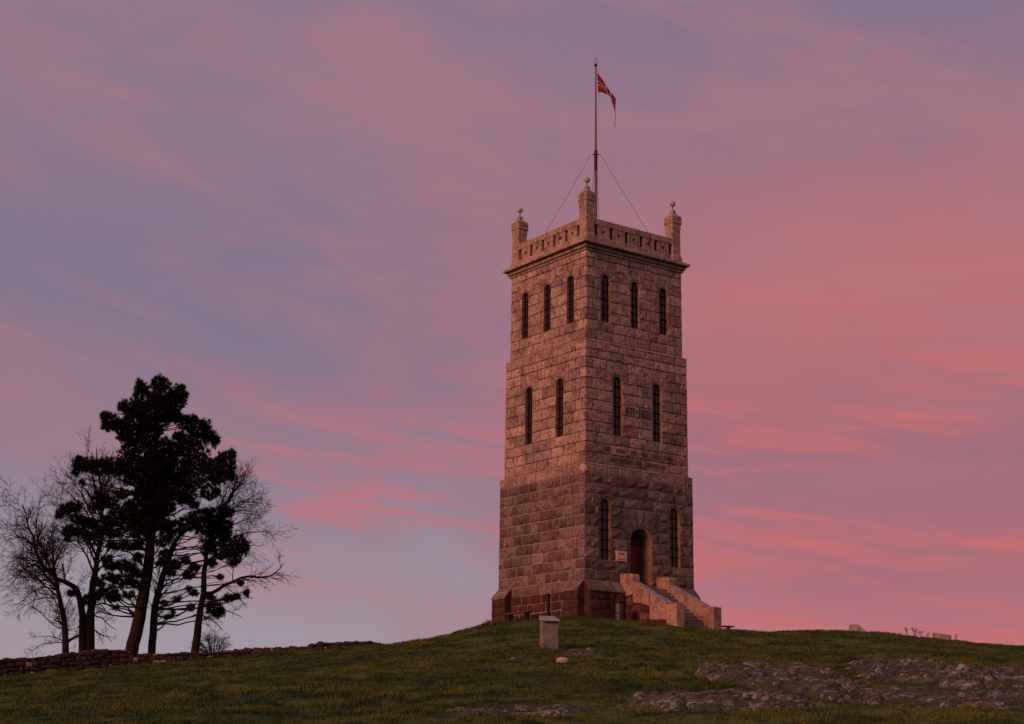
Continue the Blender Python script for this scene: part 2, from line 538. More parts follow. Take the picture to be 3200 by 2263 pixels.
def axis(lo, hi, stepf, far):
    a = list(np.arange(lo, hi + 1e-6, stepf))
    st, v = stepf, a[-1]
    while v < far:
        st *= 1.35; v += st; a.append(v)
    st, v = stepf, a[0]
    pre = []
    while v > -far:
        st *= 1.35; v -= st; pre.append(v)
    return np.array(pre[::-1] + a)


S_, D_ = np.meshgrid(axis(-24, 24, 0.28, 3500), axis(18, 82, 0.28, 3500))
gx, gy = xy(S_, D_)
gzv = height(gx, gy)
nd, ns = S_.shape
idx = np.arange(nd * ns).reshape(nd, ns)
quads = np.stack([idx[:-1, :-1], idx[:-1, 1:], idx[1:, 1:], idx[1:, :-1]], -1).reshape(-1, 4)
gr = link('hill_ground', make_mesh('hill_ground', np.stack([gx, gy, gzv], -1).reshape(-1, 3), quads, M['turf'], smooth=True))
tag(gr, 'grass covered hill rising to the tower', kind='structure')

# ------------------------------------------------------------------ the tower
W1, W2, W3 = 3.2, 3.065, 2.923
BASE_Z = -1.9
tower = thing('stone_tower', (0, 0, BASE_Z), 'tall square granite tower with corner pillars and arched windows on the hilltop', 'tower')
FR = {'R': (np.array([1.0, 0, 0]), np.array([0, -1.0, 0])), 'L': (np.array([0, -1.0, 0]), np.array([-1.0, 0, 0])),
      'E': (np.array([0, 1.0, 0]), np.array([1.0, 0, 0])), 'N': (np.array([-1.0, 0, 0]), np.array([0, 1.0, 0]))}


def fp(face, w, a, z, out=0.0):
    """point on a tower face: a runs to the right as seen from outside, out is away from the wall"""
    rt, nn = FR[face]
    return rt * a + nn * (w + out) + np.array([0, 0, z])


STAGES = {
    'lower': dict(w=W1, lines=[0, .46, .915, 1.395, 1.875, 2.355, 2.835, 3.315, 3.79, 4.26, 4.70, 5.08], rough=0.085, gap=0.023, smin=0.46, smax=0.86, mat='rockface'),
    'middle': dict(w=W2, lines=[5.19, 5.67, 6.13, 6.59, 7.084, 7.578, 8.072, 8.566, 9.06, 9.53, 10.0, 10.40, 10.77], rough=0.022, gap=0.013, smin=0.58, smax=1.02, mat='granite'),
    'upper': dict(w=W3, lines=[10.92, 11.37, 11.83, 12.33, 12.84, 13.34, 13.85, 14.32, 14.76, 15.10], rough=0.022, gap=0.013, smin=0.55, smax=1.0, mat='granite'),
}
# openings: (face, stage, centre, half width, sill, spring, arch block half width, arch block top)
OPEN = []
for f_ in 'LR':
    for c_ in (-1.76, 0.0, 1.76):
        OPEN.append((f_, 'upper', c_, 0.262, 11.83, 13.85, 0.64, 14.76))
    for c_ in (-1.18, 1.18):
        OPEN.append((f_, 'middle', c_, 0.272, 6.59, 9.06, 0.66, 10.0))
for c_ in (-2.045, 2.045):
    OPEN.append(('R', 'lower', c_, 0.305, 0.915, 3.315, 0.62, 3.79))
DOOR = ('R', 'lower', 0.03, 0.61, -0.20, 1.875, 1.08, 3.315)
OPEN.append(DOOR)


def arch_outline(c, hw, z0, zs, n=10, grow=0.0):
    pts = [(c - hw - grow, z0 - grow), (c + hw + grow, z0 - grow)]
    for k in range(n + 1):
        t = PI * k / n
        pts.append((c + (hw + grow) * math.cos(t), zs + (hw + grow) * math.sin(t)))
    return pts


def pad(face, w, a0, a1, z0, z1, rough, proud=0.0, depth=-0.06, seed=None, mid=True):
    """one laid block: chamfered edges, its own slightly uneven or rock-faced front; returns verts, faces"""
    R = random.Random(seed)
    e = 0.028
    xs = [a0, a0 + e] + ([(a0 + a1) / 2 + R.uniform(-.08, .08) * (a1 - a0)] if mid else []) + [a1 - e, a1]
    zs = [z0, z0 + e] + ([(z0 + z1) / 2 - R.uniform(.04, .24) * (z1 - z0)] if (mid and rough > 0.02) else []) + [z1 - e, z1]
    nx, nz = len(xs), len(zs)
    v, f = [], []
    tilt_a, tilt_z = R.uniform(-1, 1) * 0.006, R.uniform(-1, 1) * 0.006
    for j, z in enumerate(zs):
        for i, a in enumerate(xs):
            edge = i in (0, nx - 1) or j in (0, nz - 1)
            inner = not edge
            o = proud + tilt_a * ((a - a0) / (a1 - a0) - .5) * 2 + tilt_z * ((z - z0) / (z1 - z0) - .5) * 2
            if edge:
                o += -0.014
            else:
                if rough > 0.02:
                    k = 1.0 if (0 < i < nx - 1 and 1 < j < nz - 1) else 0.45
                    o += rough * (R.uniform(0.45, 1.1) if (i not in (1, nx - 2) and j not in (1, nz - 2)) else R.uniform(.05, .55) if j != nz - 2 else R.uniform(-.05, .25))
                    a += R.uniform(-.018, .018); z += R.uniform(-.018, .018)
                else:
                    o += rough * R.uniform(-.3, 1.0)
            v.append(fp(face, w, a, z, o))
    for j in range(nz - 1):
        for i in range(nx - 1):
            q = j * nx + i
            f.append((q, q + 1, q + nx + 1, q + nx))
    ring = [i for i in range(nx)] + [j * nx + nx - 1 for j in range(1, nz)] + [(nz - 1) * nx + i for i in range(nx - 2, -1, -1)] + [j * nx for j in range(nz - 2, 0, -1)]
    rt, nn = FR[face]
    k0 = len(v)
    for r_ in ring:
        p = v[r_]
        o = float(p @ nn) - w
        v.append(p + nn * (depth - o))
    m_ = len(ring)
    for k in range(m_):
        a, b = ring[k], ring[(k + 1) % m_]
        f.append((b, a, k0 + k, k0 + (k + 1) % m_))
    return v, f


def wedge_pad(face, w, poly, rough, depth=-0.06, seed=None):
    R = random.Random(seed)
    n = len(poly)
    cx = sum(p[0] for p in poly) / n; cz = sum(p[1] for p in poly) / n
    v, f = [], []
    for a, z in poly:
        v.append(fp(face, w, a, z, depth))
    for a, z in poly:
        v.append(fp(face, w, a, z, -0.012))
    for a, z in poly:
        L = math.hypot(a - cx, z - cz); k = max(0.5, 1 - 0.03 / L)
        v.append(fp(face, w, cx + (a - cx) * k, cz + (z - cz) * k, rough * R.uniform(.1, .8)))
    v.append(fp(face, w, cx, cz, rough * R.uniform(.6, 1.3)))
    for r_ in (0, 1):
        for k in range(n):
            f.append((r_ * n + k, r_ * n + (k + 1) % n, (r_ + 1) * n + (k + 1) % n, (r_ + 1) * n + k))
    for k in range(n):
        f.append((2 * n + k, 2 * n + (k + 1) % n, 3 * n))
    return v, f


cores = {}


def boolean_cut(o, cutter):
    md = o.modifiers.new('cut', 'BOOLEAN'); md.operation = 'DIFFERENCE'; md.solver = 'EXACT'; md.object = cutter
    dg = bpy.context.evaluated_depsgraph_get()
    me = bpy.data.meshes.new_from_object(o.evaluated_get(dg))
    old = o.data
    o.modifiers.clear(); o.data = me
    bpy.data.meshes.remove(old)


def prism(face, w, outline, o0, o1):
    n = len(outline)
    v = [fp(face, w, a, z, o0) for a, z in outline] + [fp(face, w, a, z, o1) for a, z in outline]
    f = [tuple(range(n - 1, -1, -1)), tuple(range(n, 2 * n))] + [(k, (k + 1) % n, n + (k + 1) % n, n + k) for k in range(n)]
    return v, f


for stg, z0, z1, mm in (('lower', -2.7, 5.10, 'mortar_low'), ('middle', 4.9, 10.80, 'mortar_up'), ('upper', 10.5, 15.30, 'mortar_up')):
    w = STAGES[stg]['w'] - (0.009 if stg == 'lower' else 0.045)
    core = MB().box(-w, w, -w, w, z0, z1).build(stg + '_stage', M[mm], tower)
    cut = MB()
    for (f_, s_, c_, hw, zb, zs, rw, zt) in OPEN:
        if s_ == stg:
            cut.add(*prism(f_, STAGES[stg]['w'], arch_outline(c_, hw, zb, zs, 12, 0.05), -0.80 if hw > .5 else -0.36, 0.3))
    cm = bpy.data.objects.new('cutter', make_mesh('cutter', np.array(cut.v), cut.f, M[mm])); COL.objects.link(cm)
    fix_normals(cm)
    bpy.context.view_layer.update()
    boolean_cut(core, cm)
    bpy.data.objects.remove(cm, do_unlink=True)
    cores[stg] = core

# --- lay the stones
stones = []            # (name, stage, verts, faces, tone, material)
for stg, S in STAGES.items():
    w, L = S['w'], S['lines']
    for face in 'LR':
        prev = []
        for i in range(len(L) - 1):
            z0, z1 = L[i], L[i + 1]
            long_here = (i % 2 == 0)
            cl = 0.72 if stg != 'lower' else 0.62
            cs = 0.42 if stg != 'lower' else 0.38
            # the shared corner block is long on one face and short on the other
            near = (cl if long_here else cs) if face == 'R' else (cs if long_here else cl)
            far_ = cs if long_here else cl
            lo = -w + (near if face == 'R' else far_)
            hi = w - (far_ if face == 'R' else near)
            blocked = []
            for (f_, s_, c_, hw, zb, zs, rw, zt) in OPEN:
                if f_ != face or s_ != stg:
                    continue
                zm = (z0 + z1) / 2
                if zb < zm < zs:
                    blocked.append((c_ - hw, c_ + hw))
                elif zs <= zm < zt:
                    blocked.append((c_ - rw, c_ + rw))
            segs, cur = [], lo
            for b0, b1 in sorted(blocked):
                if b0 - cur > 0.02:
                    segs.append((cur, b0))
                cur = max(cur, b1)
            if hi - cur > 0.02:
                segs.append((cur, hi))
            joints = []
            for a0, a1 in segs:
                n = max(1, round((a1 - a0) / random.uniform(S['smin'] + .1, S['smax'] - .08)))
                best = None
                for _ in range(12):
                    ws = [random.uniform(0.7, 1.3) for _ in range(n)]
                    tot = sum(ws); cut_ = [a0]
                    for q in ws:
                        cut_.append(cut_[-1] + q / tot * (a1 - a0))
                    gapm = min([abs(x - y) for x in cut_[1:-1] for y in prev] or [1])
                    if best is None or gapm > best[0]:
                        best = (gapm, cut_)
                cut_ = best[1]; joints += cut_[1:-1]
                gp = S['gap']
                for x0, x1 in zip(cut_[:-1], cut_[1:]):
                    tone = random.random()
                    if i == len(L) - 2 and stg == 'lower':
                        rg, mt_ = 0.015, 'granite'; tone *= 0.7
                    else:
                        rg, mt_ = S['rough'], S['mat']
                    v, f = pad(face, w, x0 + gp, x1 - gp, z0 + gp, z1 - gp, rg, random.uniform(-.004, .006), seed=random.random())
                    stones.append(('stone', stg, v, f, tone, mt_))
            prev = joints
    # corner blocks
    for i in range(len(L) - 1):
        z0, z1 = L[i] + S['gap'], L[i + 1] - S['gap']
        long_here = (i % 2 == 0)
        cl = 0.72 if stg != 'lower' else 0.62
        cs = 0.42 if stg != 'lower' else 0.38
        gp = S['gap']
        tone = random.random()
        mt_ = 'granite' if (i == len(L) - 2 and stg == 'lower') else S['mat']
        rg = S['rough'] * 0.6
        for fA, fB, which in (('R', 'L', 'M'), ('L', 'N', 'Lc'), ('E', 'R', 'Rc')):
            # fA's left end meets fB's right end at this corner
            if which == 'M':
                lenA, lenB = (cl, cs) if long_here else (cs, cl)
            elif which == 'Lc':
                lenA, lenB = (cs, cl) if long_here else (cl, cs)
            else:
                lenB, lenA = (cs, cl) if long_here else (cl, cs)
            k = w - 0.014
            m = MB()
            m.add(*pad(fA, w, -k, -w + lenA - gp, z0, z1, rg, 0.0, -0.25, seed=i * 7 + 1))
            m.add(*pad(fB, w, w - lenB + gp, k, z0, z1, rg, 0.0, -0.25, seed=i * 7 + 1))
            if which == 'M':
                tone_ = tone
            else:
                tone_ = random.random()
            stones.append(('corner_stone', stg, m.v, m.f, tone_, mt_))

# arch blocks
for oi, (f_, s_, c_, hw, zb, zs, rw, zt) in enumerate(OPEN):
    S = STAGES[s_]
    angs = [0, 34, 72, 108, 146, 180] if hw < 0.5 else [0, 28, 58, 80, 100, 122, 152, 180]

    def ray_rect(t):
        ct, sn = math.cos(t), math.sin(t)
        k = 1e9
        if abs(ct) > 1e-6:
            k = min(k, rw / abs(ct))
        if sn > 1e-6:
            k = min(k, (zt - zs) / sn)
        return k
    corner_t = math.atan2(zt - zs, rw)
    for a0, a1 in zip(angs[:-1], angs[1:]):
        t0, t1 = math.radians(a0), math.radians(a1)
        poly = []
        r_in = hw + 0.052
        for k in range(5):
            t = t1 + (t0 - t1) * k / 4
            poly.append((c_ + r_in * math.cos(t), zs + r_in * math.sin(t)))
        outer = [t0, t1] + [q for q in (corner_t, PI - corner_t) if t0 + .02 < q < t1 - .02]
        for t in sorted(outer):
            k = ray_rect(t)
            poly.append((c_ + k * math.cos(t), zs + k * math.sin(t)))
        # shrink for the joint
        n = len(poly); cx = sum(p[0] for p in poly) / n; cz = sum(p[1] for p in poly) / n
        poly = [(cx + (a - cx) * 0.945, cz + (z - cz) * 0.945) for a, z in poly]
        v, f = wedge_pad(f_, S['w'], poly, max(0.012, S['rough'] * .5), seed=oi * 31 + a0)
        stones.append(('arch_stone', s_, v, f, random.random() * (0.95 if s_ == 'lower' else 0.75), S['mat']))


def px_area(v):
    q = to_px(np.array(v))
    return float(np.ptp(q[:, 0]) * np.ptp(q[:, 1]))


def emit(rec):
    name, stg, v, f, tone, mt_ = rec
    o = part(name, v, f, M[mt_], cores[stg], tone)
    if name == 'arch_stone':
        fix_normals(o)


face_stones = sorted([r for r in stones if r[0] == 'stone'], key=lambda r: -px_area(r[2]))
for r in face_stones[:300]:
    emit(r)
for mt_ in ('rockface', 'granite'):
    m, tones = MB(), []
    for r in face_stones[300:]:
        if r[5] == mt_:
            m.add(r[2], r[3]); tones += [r[4]] * len(r[2])
    if m.v:
        tag(m.build('small_stonework', M[mt_], tower, np.array(tones)), 'narrow filling stones between the large blocks', kind='stuff')
for r in stones:
    if r[0] != 'stone':
        emit(r)


def ring_profile(prof, name, mat, parent, tone=0.5):
    """mitred moulding round the square tower; prof = [(half width, z), ...] from bottom to top"""
    v, f = [], []
    n = len(prof)
    for w, z in prof:
        v += [(-w, -w, z), (w, -w, z), (w, w, z), (-w, w, z)]
    for i in range(n - 1):
        for k in range(4):
            f.append((i * 4 + k, i * 4 + (k + 1) % 4, (i + 1) * 4 + (k + 1) % 4, (i + 1) * 4 + k))
    f += [(3, 2, 1, 0), tuple((n - 1) * 4 + k for k in range(4))]
    return part(name, v, f, mat, parent, tone)


ring_profile([(W1 + .004, 5.075), (W1 + .012, 5.115), (W2 - .02, 5.195)], 'ledge', M['cornice'], tower, 0.9)
ring_profile([(W2 + .004, 10.765), (W2 + .012, 10.81), (W3 - .02, 10.925)], 'ledge', M['cornice'], tower, 0.7)

# cornice in three courses
ring_profile([(2.93, 15.075), (2.985, 15.085), (2.995, 15.14), (3.015, 15.165)], 'bed_moulding', M['cornice'], tower, 0.2)
ring_profile([(2.955, 15.166), (2.955, 15.205), (3.055, 15.215), (3.065, 15.28), (3.095, 15.315)], 'cornice_moulding', M['cornice'], tower, 0.3)
ring_profile([(3.0, 15.316), (3.0, 15.385), (3.235, 15.395), (3.235, 15.505), (3.20, 15.525), (2.9, 15.60), (2.6, 15.60)], 'cornice_slab', M['cornice'], tower, 0.7)
ring_profile([(2.915, 15.58), (2.915, 15.86), (2.885, 15.885), (2.50, 15.885)], 'blocking_course', M['cornice'], tower, 0.8)
MB().box(-2.6, 2.6, -2.6, 2.6, 15.5, 15.62).build('roof', M['cornice'], tower, 0.2)

# parapet: pierced panels, backing wall, coping
def pierced_panel(face, a0, a1, z0, z1, wo, wi):
    """slab with a round hole through it"""
    cx, cz, r = (a0 + a1) / 2, (z0 + z1) / 2 - .01, 0.086
    n = 16
    def sq(t):
        ct, sn = math.cos(t), math.sin(t)
        k = min((a1 - cx) / abs(ct) if abs(ct) > 1e-6 else 9, (z1 - cz) / abs(sn) if sn > 1e-6 else 9, (cz - z0) / abs(sn) if sn < -1e-6 else 9)
        return cx + k * ct, cz + k * sn
    ts = sorted([2 * PI * k / n for k in range(n)] + [math.atan2(z - cz, a - cx) % (2 * PI) for a in (a0, a1) for z in (z0, z1)])
    v, f = [], []
    for w in (wo, wi):
        for t in ts:
            v.append(fp(face, w, cx + r * math.cos(t), cz + r * math.sin(t)))
        for t in ts:
            v.append(fp(face, w, *sq(t)))
    N = len(ts)
    for k in range(N):
        j = (k + 1) % N
        f.append((k, N + k, N + j, j)); f.append((2 * N + k, 2 * N + j, 3 * N + j, 3 * N + k))
        f.append((k, j, 2 * N + j, 2 * N + k)); f.append((N + k, 3 * N + k, 3 * N + j, N + j))
    return v, f


for face in 'LREN':
    pitch = 4.56 / 5
    for k in range(5):
        a0 = -2.28 + k * pitch + 0.105
        o = part('parapet_panel', *pierced_panel(face, a0, a0 + pitch - 0.21, 15.887, 16.442, 2.875, 2.755), M['cornice'], tower, random.random())
        fix_normals(o)
    rt, nn = FR[face]
    v, f = prism(face, 2.64, [(-2.44, 15.887), (2.44, 15.887), (2.44, 16.442), (-2.44, 16.442)], -0.10, 0.0)
    fix_normals(part('parapet_backing', v, f, M['cornice'], tower, .1))
    for a0, a1 in ((-2.40, -0.806), (-0.80, 0.80), (0.806, 2.40)):
        v, f = prism(face, 2.90, [(a0, 16.445), (a1, 16.445), (a1, 16.70), (a1, 16.72), (a0, 16.72)], -0.32, 0.0)
        fix_normals(part('coping', v, f, M['cornice'], tower, random.uniform(.2, .9)))


def sq_loft(cx, cy, prof, cham=0.0):
    """square (chamfered) column lofted through (half width, z)"""
    v, f = [], []
    for h, z in prof:
        c = min(cham, h * .3)
        v += [(cx - h + c, cy - h, z), (cx + h - c, cy - h, z), (cx + h, cy - h + c, z), (cx + h, cy + h - c, z),
              (cx + h - c, cy + h, z), (cx - h + c, cy + h, z), (cx - h, cy + h - c, z), (cx - h, cy - h + c, z)]
    n = len(prof)
    for i in range(n - 1):
        for k in range(8):
            f.append((i * 8 + k, i * 8 + (k + 1) % 8, (i + 1) * 8 + (k + 1) % 8, (i + 1) * 8 + k))
    f += [tuple(range(7, -1, -1)), tuple((n - 1) * 8 + k for k in range(8))]
    return v, f


for sx, sy in ((-1, -1), (-1, 1), (1, -1), (1, 1)):
    cx, cy = sx * 2.65, sy * 2.65
    ps = part('corner_pillar', *sq_loft(cx, cy, [(.33, 15.56), (.33, 15.76), (.315, 15.82), (.285, 15.92), (.268, 16.05), (.265, 17.22), (.285, 17.30), (.285, 17.52)], .035), M['cornice'], tower, random.uniform(.3, .6))
    part('pillar_cap', *sq_loft(cx, cy, [(.27, 17.50), (.325, 17.55), (.325, 17.63), (.297, 17.66), (.31, 17.72), (.325, 17.84), (.31, 17.91), (.24, 17.98), (.165, 18.05), (.125, 18.13), (.105, 18.17), (.118, 18.175), (.118, 18.25), (.05, 18.26)], .04), M['cornice'], ps, random.uniform(.2, .6))
    MB().tube([(cx, cy, 18.24), (cx, cy, 18.54)], [.022, .022], 8).build('finial_rod', M['iron'], ps)
    b = MB().lathe([(.012, 18.475)] + [(.146 * math.sin(PI * k / 12), 18.62 - .146 * math.cos(PI * k / 12)) for k in range(1, 12)] + [(.012, 18.765)], cx, cy, 22)
    b.build('finial_ball', M['ball'], ps, smooth=True)

# --- windows
def make_window(rec):
    f_, s_, c_, hw, zb, zs, rw, zt = rec
    w = STAGES[s_]['w']
    outer = arch_outline(c_, hw, zb, zs, 12, 0.048)
    inner = arch_outline(c_, hw, zb, zs, 12, 0.0)
    n = len(outer)
    d0, d1 = -0.008, -0.30
    v = [fp(f_, w, a, z, d0) for a, z in outer] + [fp(f_, w, a, z, d0) for a, z in inner] + [fp(f_, w, a, z, d1) for a, z in inner] + [fp(f_, w, a, z, d1) for a, z in outer]
    f = []
    for r0, r1 in ((0, 1), (1, 2), (2, 3), (3, 0)):
        for k in range(n):
            f.append((r0 * n + k, r0 * n + (k + 1) % n, r1 * n + (k + 1) % n, r1 * n + k))
    win = part('window', v, f, M['reveal'], cores[s_] if False else tower, random.random())
    fix_normals(win)
    pan = arch_outline(c_, hw, zb, zs, 12, 0.01)
    fix_normals(part('pane', *prism(f_, w, pan, -0.20, -0.155), M['glass'], win))
    g0 = -0.09
    for k in range(1, 6):
        z = zb + (zs + hw * .35 - zb) * k / 5.6
        a = hw
        p0, p1 = fp(f_, w, c_ - a, z, g0), fp(f_, w, c_ + a, z, g0)
        MB().tube([p0, p1], [.020, .020], 5).build('grille_bar', M['iron'], win)
    MB().tube([fp(f_, w, c_, zb, g0 - .03), fp(f_, w, c_, zs + hw - .01, g0 - .03)], [.022, .022], 5).build('grille_bar', M['iron'], win)


for rec in OPEN[:-1]:
    make_window(rec)

# --- door
f_, s_, c_, hw, zb, zs, rw, zt = DOOR
outer = arch_outline(c_, hw, zb, zs, 14, 0.048); inner = arch_outline(c_, hw, zb, zs, 14, 0.0)
n = len(outer)
v = [fp(f_, W1, a, z, -.008) for a, z in outer] + [fp(f_, W1, a, z, -.008) for a, z in inner] + [fp(f_, W1, a, z, -.76) for a, z in inner] + [fp(f_, W1, a, z, -.76) for a, z in outer]
f = [(r0 * n + k, r0 * n + (k + 1) % n, r1 * n + (k + 1) % n, r1 * n + k) for r0, r1 in ((0, 1), (1, 2), (2, 3), (3, 0)) for k in range(n)]
dr = fix_normals(part('doorway', v, f, M['reveal'], tower, 0.4))
for k in range(6):
    a0 = c_ - hw + k * hw / 3
    fix_normals(part('door_board', *prism('R', W1, [(a0 + .004, zb), (a0 + hw / 3 - .004, zb), (a0 + hw / 3 - .004, zs - .05), (a0 + .004, zs - .05)], -.70 + .004 * (k % 2), -.66 + .004 * (k % 2)), M['door'], dr))
tym = arch_outline(c_, hw + .01, zs - .05, zs, 14)
fix_normals(part('tympanum', *prism('R', W1, tym, -.72, -.62), M['darkwood'], dr))
MB().tube([fp('R', W1, c_ + .40, .86, -.66), fp('R', W1, c_ + .40, .86, -.60), fp('R', W1, c_ + .30, .86, -.595)], [.014] * 3, 6).build('door_handle', M['iron'], dr)

# --- tablets on the walls
pl = fix_normals(part('notice_plaque', *prism('R', W1, [(-1.45, .925), (-.855, .925), (-.855, 1.385), (-1.45, 1.385)], -.02, .075), M['plaque'], tower))
tag(pl, 'cream notice plaque with faint brown lettering')
fix_normals(part('grey_plaque', *prism('R', W1, [(-1.45, 1.43), (-.855, 1.43), (-.855, 1.85), (-1.45, 1.85)], -.02, .06), M['slate'], tower))
lp = fix_normals(part('wall_tablet', *prism('L', W1, [(-.42, .92), (.29, .92), (.29, 1.39), (-.42, 1.39)], -.02, .055), M['paleborder'], tower))
fix_normals(part('tablet_face', *prism('L', W1, [(-.375, .965), (.245, .965), (.245, 1.345), (-.375, 1.345)], .03, .058), M['slate'], lp))


def text_part(name, txt, face, w, a0, a1, z0, h, out, mat, parent, shear=0.0):
    cu = bpy.data.curves.new(name, 'FONT'); cu.body = txt; cu.size = 1.0; cu.extrude = 0.006; cu.shear = shear
    to = bpy.data.objects.new(name, cu); COL.objects.link(to)
    bpy.context.view_layer.update()
    me = bpy.data.meshes.new_from_object(to.evaluated_get(bpy.context.evaluated_depsgraph_get()))
    bpy.data.objects.remove(to, do_unlink=True)
    co = np.array([q.co[:] for q in me.vertices])
    lo, hi = co.min(0), co.max(0)
    v = [fp(face, w, a0 + (c[0] - lo[0]) / (hi[0] - lo[0]) * (a1 - a0), z0 + (c[1] - lo[1]) / (hi[1] - lo[1]) * h, out + c[2]) for c in co]
    return part(name, v, [tuple(p.vertices) for p in me.polygons], mat, parent)


for txt, a0, a1, zc in (('NAR', -1.98, -1.66, 5.905), ('BYEN', -1.28, -.83, 5.905), ('SOM', -.47, -.15, 5.905), ('PAA', .20, .54, 5.905), ('VAGT', .78, 1.20, 5.905), ('STAAR', 1.48, 2.04, 5.905),
                        ('HAR', -1.61, -1.30, 5.46), ('BLOMSTRET', -1.13, -.30, 5.46), ('NYE', -.14, .17, 5.46), ('TUSINDE', .41, 1.17, 5.46), ('AAR', 1.26, 1.61, 5.46)):
    text_part('inscription_word', txt, 'R', W2, a0, a1, zc - .095, .19, .030, M['wordcut'], tower)
text_part('plaque_script', 'Apent', 'R', W1, -1.30, -1.0, 1.20, .10, .079, M['wood'], pl, 0.3)
text_part('plaque_line', '11  000  000', 'R', W1, -1.38, -.97, .985, .045, .079, M['wood'], pl)


def numeral(ch, a, z, w, h, out):
    """roman numerals with thick and thin strokes"""
    polys = []
    if ch == '1':
        polys = [[(.36, 0), (.64, 0), (.64, 1), (.5, 1), (.36, .93)], [(.18, 0), (.82, 0), (.82, .05), (.18, .05)], [(.16, .80), (.36, .86), (.36, .93), (.16, .86)]]
    elif ch == '7':
        polys = [[(.06, .86), (.92, .86), (.92, 1), (.06, 1)], [(.06, .72), (.13, .72), (.17, .86), (.06, .86)], [(.70, .86), (.92, .86), (.58, 0), (.32, 0)]]
    elif ch == '-':
        polys = [[(.18, .44), (.5, .40), (.82, .44), (.82, .54), (.5, .58), (.18, .54)]]
    elif ch == '8':
        def ringp(cx, cz, rx, rz, tx, tz, n=16):
            o = []
            for k in range(n):
                t0, t1 = 2 * PI * k / n, 2 * PI * (k + 1) / n
                o.append([(cx + rx * math.cos(t0), cz + rz * math.sin(t0)), (cx + rx * math.cos(t1), cz + rz * math.sin(t1)),
                          (cx + (rx - tx) * math.cos(t1), cz + (rz - tz) * math.sin(t1)), (cx + (rx - tx) * math.cos(t0), cz + (rz - tz) * math.sin(t0))])
            return o
        polys = ringp(.5, .76, .32, .24, .16, .06) + ringp(.5, .27, .40, .27, .19, .06)
    m = MB()
    for i_, p in enumerate(polys):
        m.add(*prism('R', W2, [(a + x * w, z + y * h) for x, y in p], out - .012, out + .0004 * i_))
    return m


x_ = -0.76
for ch in '871-1871':
    cw = {'8': .225, '7': .20, '1': .155, '-': .17}[ch]
    o = numeral(ch, x_, 7.645, cw, .345, .032).build('numeral', M['letter'], tower)
    fix_normals(o)
    x_ += cw + .005

# --- base: red stone courses and sloped buttresses
PIER = {'L': [(-3.2, -2.15), (2.15, 3.2)], 'R': [(-3.2, -1.22), (1.36, 3.2)], 'E': [(-3.2, -2.15), (2.15, 3.2)], 'N': [(-3.2, -2.15), (2.15, 3.2)]}
OUT = 0.40
for face in 'LREN':
    rt, nn = FR[face]
    for a0, a1 in PIER[face]:
        prof = [(0.0, -2.7), (OUT, -2.7), (OUT - .03, -.50), (OUT - .05, -.46), (0.0, -.02)]
        v = [fp(face, W1 - .036, a, z, o + .0) for a in (a0 + .002, a1 - .002) for o, z in prof]
        k = len(prof)
        f = [tuple(range(k)), tuple(range(2 * k - 1, k - 1, -1))] + [(i, (i + 1) % k, k + (i + 1) % k, k + i) for i in range(k)]
        pr = fix_normals(part('buttress', v, f, M['redstone'], tower, 0.05))
        if face not in 'LR':
            continue
        ls = [-2.35, -1.66, -1.26, -.86, -.47]
        for i in range(4):
            nst = max(1, round((a1 - a0) / random.uniform(.5, .75)))
            xs = [a0]
            for j in range(nst):
                xs.append(xs[-1] + (a1 - a0) / nst)
            for j in range(1, nst):
                xs[j] += random.uniform(-.12, .12) + (.1 if i % 2 else -.1)
            for x0, x1 in zip(xs[:-1], xs[1:]):
                vv, ff = pad(face, W1 + OUT - .03, x0 + .008, x1 - .008, ls[i] + .008, ls[i + 1] - .008, .03, 0, -.04, seed=random.random())
                part('base_stone', vv, ff, M['redstone'], pr, random.random() * .62)
        # sloped weathering stones
        nst = max(1, round((a1 - a0) / .9))
        for j in range(nst):
            x0, x1 = a0 + (a1 - a0) * j / nst + .006, a0 + (a1 - a0) * (j + 1) / nst - .006
            prof2 = [(.02, -.06), (OUT - .02, -.52), (OUT + .015, -.50), (OUT + .012, -.43), (OUT - .05, -.36), (.0, .012), (-.03, .012)]
            v = [fp(face, W1, a, z, o) for a in (x0, x1) for o, z in prof2]
            k = len(prof2)
            f = [tuple(range(k)), tuple(range(2 * k - 1, k - 1, -1))] + [(i, (i + 1) % k, k + (i + 1) % k, k + i) for i in range(k)]
            fix_normals(part('weathering_stone', v, f, M['rockface'], pr, random.uniform(.5, 1)))
    if face in 'LR':
        spans = [(-2.15, 2.15)] if face == 'L' else [(-1.22, 1.36)]
        ls = [-2.35, -1.63, -1.24, -.84, -.43, -.006]
        for a0, a1 in spans:
            for i in range(5):
                nst = round((a1 - a0) / random.uniform(.6, .8))
                xs = [a0 + (a1 - a0) * j / nst for j in range(nst + 1)]
                for j in range(1, nst):
                    xs[j] += random.uniform(-.13, .13)
                for x0, x1 in zip(xs[:-1], xs[1:]):
                    top = i == 4
                    vv, ff = pad(face, W1, x0 + .008, x1 - .008, ls[i] + .008, ls[i + 1] - .008, .025, 0, seed=random.random())
                    part('base_stone', vv, ff, M['rockface' if top else 'redstone'], cores['lower'], random.uniform(.4, 1) if top else (random.random() * .6 if random.random() < .93 else .95))
# rough footing course
m = MB()
ring_profile([(3.72, -2.7), (3.70, -1.86), (3.62, -1.80), (3.2, -1.78)], 'footing', M['redstone'], tower, 0.55)
# rainwater pipe on the left face
dp = MB().tube([fp('L', W1, .72, -.50, .06), fp('L', W1, .72, -.54, .08), fp('L', W1, .72, -1.75, .08)], [.05, .05, .045], 10).build('downpipe', M['iron'], tower)
MB().box(*(lambda p: (p[0] - .10, p[0] + .07, p[1] - .10, p[1] + .10, -.56, -.48))(fp('L', W1, .72, -.5, .08))).build('pipe_head', M['iron'], dp)

